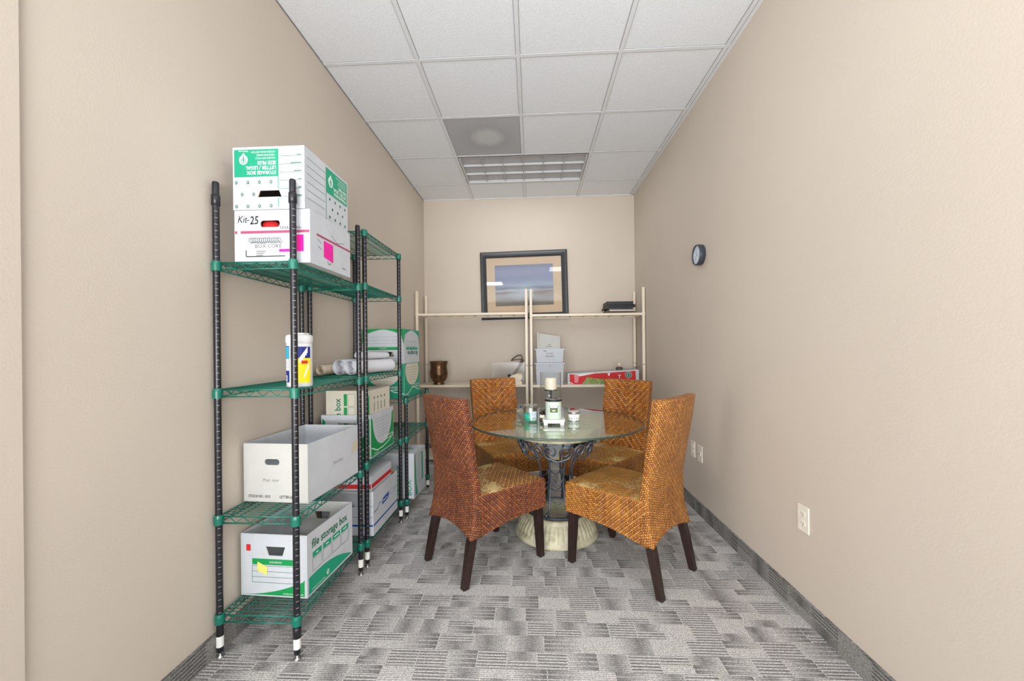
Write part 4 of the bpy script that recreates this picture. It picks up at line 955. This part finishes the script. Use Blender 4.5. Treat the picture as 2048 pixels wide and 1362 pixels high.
# ------------------------------------------------------------------ table
TX, TY = .15, 2.635
tb = empty('round_table', (TX, TY, 0), 0, 'round glass table on a scrolled iron and stone pedestal', 'table')
b = MB()
flu = lambda a, z: 1 - (.034 * (1 - abs(math.sin(a * 24))) ** 1.5 if .05 < z < .118 else 0)
b.lathe([(.0, 0), (.262, 0), (.27, .006), (.271, .018), (.262, .032), (.258, .04), (.254, .052), (.248, .075), (.236, .095), (.222, .117), (.214, .122), (.208, .13), (.212, .138), (.205, .146), (.192, .149), (.19, .141), (.186, .136), (0, .132)], 'stone', 480, (0, 0), True, False, mod=flu)
for k in range(48):
    a = 2 * PI * (k + .5) / 48
    b.tube([(math.cos(a) * .2485, math.sin(a) * .2485, .052), (math.cos(a) * .243, math.sin(a) * .243, .07)], .0035, 'stone', 5)
b.build('base', tb)
b = MB(); b.lathe([(.1, .645), (.235, .629), (.254, .632), (.252, .655), (.262, .662), (.27, .675), (.283, .69), (.288, .703), (.288, .7095), (.27, .7135), (.0, .7135)], 'stone', 64, (0, 0), True, False); b.build('capital', tb)
LEG = [(.176, .166), (.186, .158), (.19, .17), (.180, .182), (.166, .172), (.160, .158), (.150, .160), (.136, .20), (.118, .28), (.108, .35), (.110, .42), (.124, .475), (.155, .53), (.196, .585), (.235, .63), (.248, .652)]
for k in range(8):
    a = PI / 8 + k * PI / 4; b = MB()
    P = [Vector((math.cos(a) * r_, math.sin(a) * r_, z_)) for r_, z_ in LEG]
    b.tube(P, .0065, 'iron', 8, True, False, .8); b.build('pedestal_leg', tb)
for k in range(8):
    a0 = k * PI / 4; b = MB(); zc = .578
    def mp(s, z): r_ = .243 + (z - .592) * .35; return (math.cos(a0 + s / .248) * r_, math.sin(a0 + s / .248) * r_, z)
    S = []
    n = 34
    for j in range(n + 1):
        th = -PI / 2 - 2 * PI * 1.55 * (1 - j / n); rr_ = .008 + .040 * (j / n) ** .8
        S.append((-.048 + rr_ * math.cos(th), zc + rr_ * math.sin(th)))
    S += [(-.03, zc - .055), (0, zc - .062)]
    full = S + [(-u_, v_) for u_, v_ in S[::-1][1:]]
    b.tube([mp(u_, v_) for u_, v_ in full], .0068, 'iron', 8, True, False, .75)
    b.build('scroll', tb)
    for zt, dz in ((.385, .045), (.265, .04)):
        b = MB()
        ra = .109 if zt > .3 else .121
        b.tube([(math.cos(a0 + PI / 8 * u_) * ra, math.sin(a0 + PI / 8 * u_) * ra, zt - dz * (1 - u_ * u_)) for u_ in (-1, -.8, -.5, -.2, 0, .2, .5, .8, 1)], .0045, 'iron', 6)
        b.build('swag', tb)
b = MB(); b.lathe([(.160, .149), (.160, .158), (.184, .158), (.184, .149), (.160, .149)], 'iron', 64, (0, 0), False, False); b.build('foot_ring', tb)
b = MB(); RG = .558
b.lathe([(0, .718), (RG - .006, .718)], 'glass', 96, (0, 0), False, False)
b.lathe([(0, .730), (RG - .006, .730)], 'glass', 96, (0, 0), False, False)
b.lathe([(RG - .006, .718), (RG, .7205), (RG, .7275), (RG - .006, .730)], 'glass_edge', 96, (0, 0), True, False); b.build('glass_top', tb)
b = MB()
for k in range(4): a = PI / 4 + k * PI / 2; b.lathe([(.012, .7135), (.012, .718)], 'clear', 12, (.22 * math.cos(a), .22 * math.sin(a)))
b.build('bumper', tb)
ZT = .7302
# items: hurricane lamp with pillar candle
hl = empty('hurricane_candle_holder', (.122, 2.665, ZT), 0, 'tall clear glass hurricane with a cream pillar candle on a dark stand', 'candle holder')
b = MB(); b.lathe([(.0, 0), (.068, 0), (.07, .004), (.07, .312), (.0685, .312), (.0685, .006), (0, .006)], 'clear', 40, (0, 0), True, False); b.build('glass_cylinder', hl)
b = MB(); b.lathe([(0, .007), (.03, .007), (.03, .012), (.006, .02), (.005, .05), (.008, .16), (.01, .186), (.042, .192), (.045, .198), (.0, .198)], 'black', 24); b.build('stand', hl)
b = MB(); b.lathe([(0, .1985), (.038, .1985), (.040, .204), (.0395, .272), (.037, .276), (.03, .272), (0, .27)], 'wax_c', 28, (0, 0), True, False); b.tube([(0, 0, .268), (.001, 0, .28)], .001, 'black', 5); cd = b.build('pillar_candle'); tag(cd, 'cream pillar candle inside the glass hurricane', 'candle'); place(cd, (.122, 2.665, ZT))
# ceramic tray + mint jar
b = MB(); R_ = rr(-.07, -.055, .07, .055, .018, 5)
def slab(b, P, z0, z1, s0, s1, m):
    n = len(P); A_ = [b.vert((p[0] * s0, p[1] * s0, z0)) for p in P]; B_ = [b.vert((p[0] * s1, p[1] * s1, z1)) for p in P]
    for k in range(n): b.face((A_[k], A_[(k + 1) % n], B_[(k + 1) % n], B_[k]), m, None, True)
    b.face(A_[::-1], m); b.face(B_, m)
slab(b, R_, 0.012, .034, .93, 1.0, 'ceram')
for sx in (-1, 1): b.box((sx * .05 - .012, -.045, 0), (sx * .05 + .012, .045, .014), 'ceram')
b.box((-.04, -.02, .004), (.04, .02, .0125), 'olive')
ox = b.build('ceramic_tray', None, .002); place(ox, (.13, 2.50, ZT)); tag(ox, 'white footed ceramic tray under the mint candle jar', 'tray')
jr = empty('mint_candle_jar', (.13, 2.50, ZT + .0345), 0, 'mint green glass candle jar with a black lid and olive label, on the white tray', 'candle')
b = MB(); b.lathe([(0, 0), (.044, 0), (.047, .006), (.047, .098), (.046, .1), (0, .1)], 'wax_m', 36)
b.patch((0, 0), .047, A(-118), A(-62), .04, .066, 'olive', 10); b.patch((0, 0), .047, A(-118), A(-62), .067, .084, 'p_white', 10)
b.patch((0, 0), .047, A(-101), A(-79), .048, .053, 'p_white', 5, .001)
for k in range(6): b.patch((0, 0), .047, A(-106 + 5 * k), A(-103.5 + 5 * k), .073, .078, 'slot', 1, .001)
jr.scale = (1.05, 1.05, 1.1); b.patch((0, 0), .047, A(-121), A(-117), .068, .078, 'black', 2, .001); b.patch((0, 0), .047, A(-63), A(-59), .068, .078, 'black', 2, .001); b.build('jar', jr)
b = MB(); b.lathe([(0, .1002), (.051, .1002), (.053, .103), (.053, .107), (.05, .11), (.02, .114), (0, .115)], 'black', 36); b.lathe([(0, .1152), (.046, .1112)], 'tin', 30, (0, 0), True, False); b.build('lid', jr)
# teal jar
jr = empty('teal_candle_jar', (-.014, 2.60, ZT), 0, 'clear glass jar of teal wax with a pale label on the table', 'candle')
b = MB(); b.lathe([(0, 0), (.044, 0), (.048, .006), (.048, .075), (.044, .088), (.046, .1), (.0445, .1), (.042, .088), (.0465, .075), (.0465, .006), (0, .004)], 'clear', 36, (0, 0), True, False); b.build('jar', jr)
b = MB(); b.lathe([(0, .0055), (.045, .0055), (.045, .05), (0, .052)], 'wax_t', 30); b.build('wax', jr)
b = MB(); b.patch((0, 0), .048, A(-92), A(-38), .012, .068, 'carton', 10, .0008)
for k in range(5): b.patch((0, 0), .048, A(-76 + 6 * k), A(-72 + 6 * k), .016 + .004 * (k % 3), .026 + .005 * (k % 2), 'p_dkgreen', 1, .0012)
for k in range(3): b.patch((0, 0), .048, A(-86), A(-46), .045 + .006 * k, .0465 + .006 * k, 'p_lblue', 4, .0012)
b.build('paper_label', jr)
b = MB(); b.lathe([(.0, .1005), (.047, .1005), (.048, .104), (.044, .108), (0, .108)], 'clear', 30, (0, 0), True, False); b.build('lid', jr)
# tin
tn = empty('small_candle_tin', (.268, 2.625, ZT), 0, 'small white candle tin printed with dark trees, right of the mint jar', 'candle tin')
b = MB(); b.lathe([(0, 0), (.036, 0), (.038, .003), (.038, .042), (.036, .044), (0, .044)], 'ceram', 32); b.patch((0, 0), .038, 0, 2 * PI, .001, .004, 'tin', 30, .0008)
for k in range(9):
    a = -PI + PI * k / 8; z0 = .012; hh_ = .018 if k % 2 else .013
    for j in range(3): b.patch((0, 0), .038, a - .06 * (3 - j) / 3, a + .06 * (3 - j) / 3, z0 + hh_ * j / 3, z0 + hh_ * (j + 1) / 3, 'p_dkgreen', 1, .001)
b.build('tin', tn)
b = MB(); b.lathe([(.0385, .0442), (.0395, .045), (.0395, .056), (.037, .058), (.0, .058)], 'tin', 32); b.lathe([(0, .0585), (.034, .0585)], 'ceram', 28, (0, 0), False, False); b.build('lid', tn)
# dark ornament with rose by the hurricane
b = MB(); 
for k in range(5): b.tube([(.02 * math.cos(a), .02 * math.sin(a), .004 + .014 * k + .01 * j / 10) for j, a in enumerate([2 * PI * j / 10 for j in range(11)])], .0055, 'wood' if k % 2 else 'slot', 7)
b.lathe([(.0, 0), (.024, 0), (.018, .006), (.008, .03), (.008, .06), (.02, .07), (0, .072)], 'wood', 14)
for k in range(7):
    a = k * 2.4; b.lathe([(0, .02), (.008, .026), (.011, .034), (.006, .042), (0, .04)], 'wax_c', 8, (.017 * math.cos(a) * (.3 + .1 * k) , -.02 + .012 * math.sin(a)))
ox = b.build('rose_ornament'); place(ox, (.062, 2.583, ZT + .0)); ox.scale = (.8, .8, 1.1); tag(ox, 'small dark twisted ornament with a cream rose, between the teal jar and the mint jar', 'ornament')
bpy.context.view_layer.update()
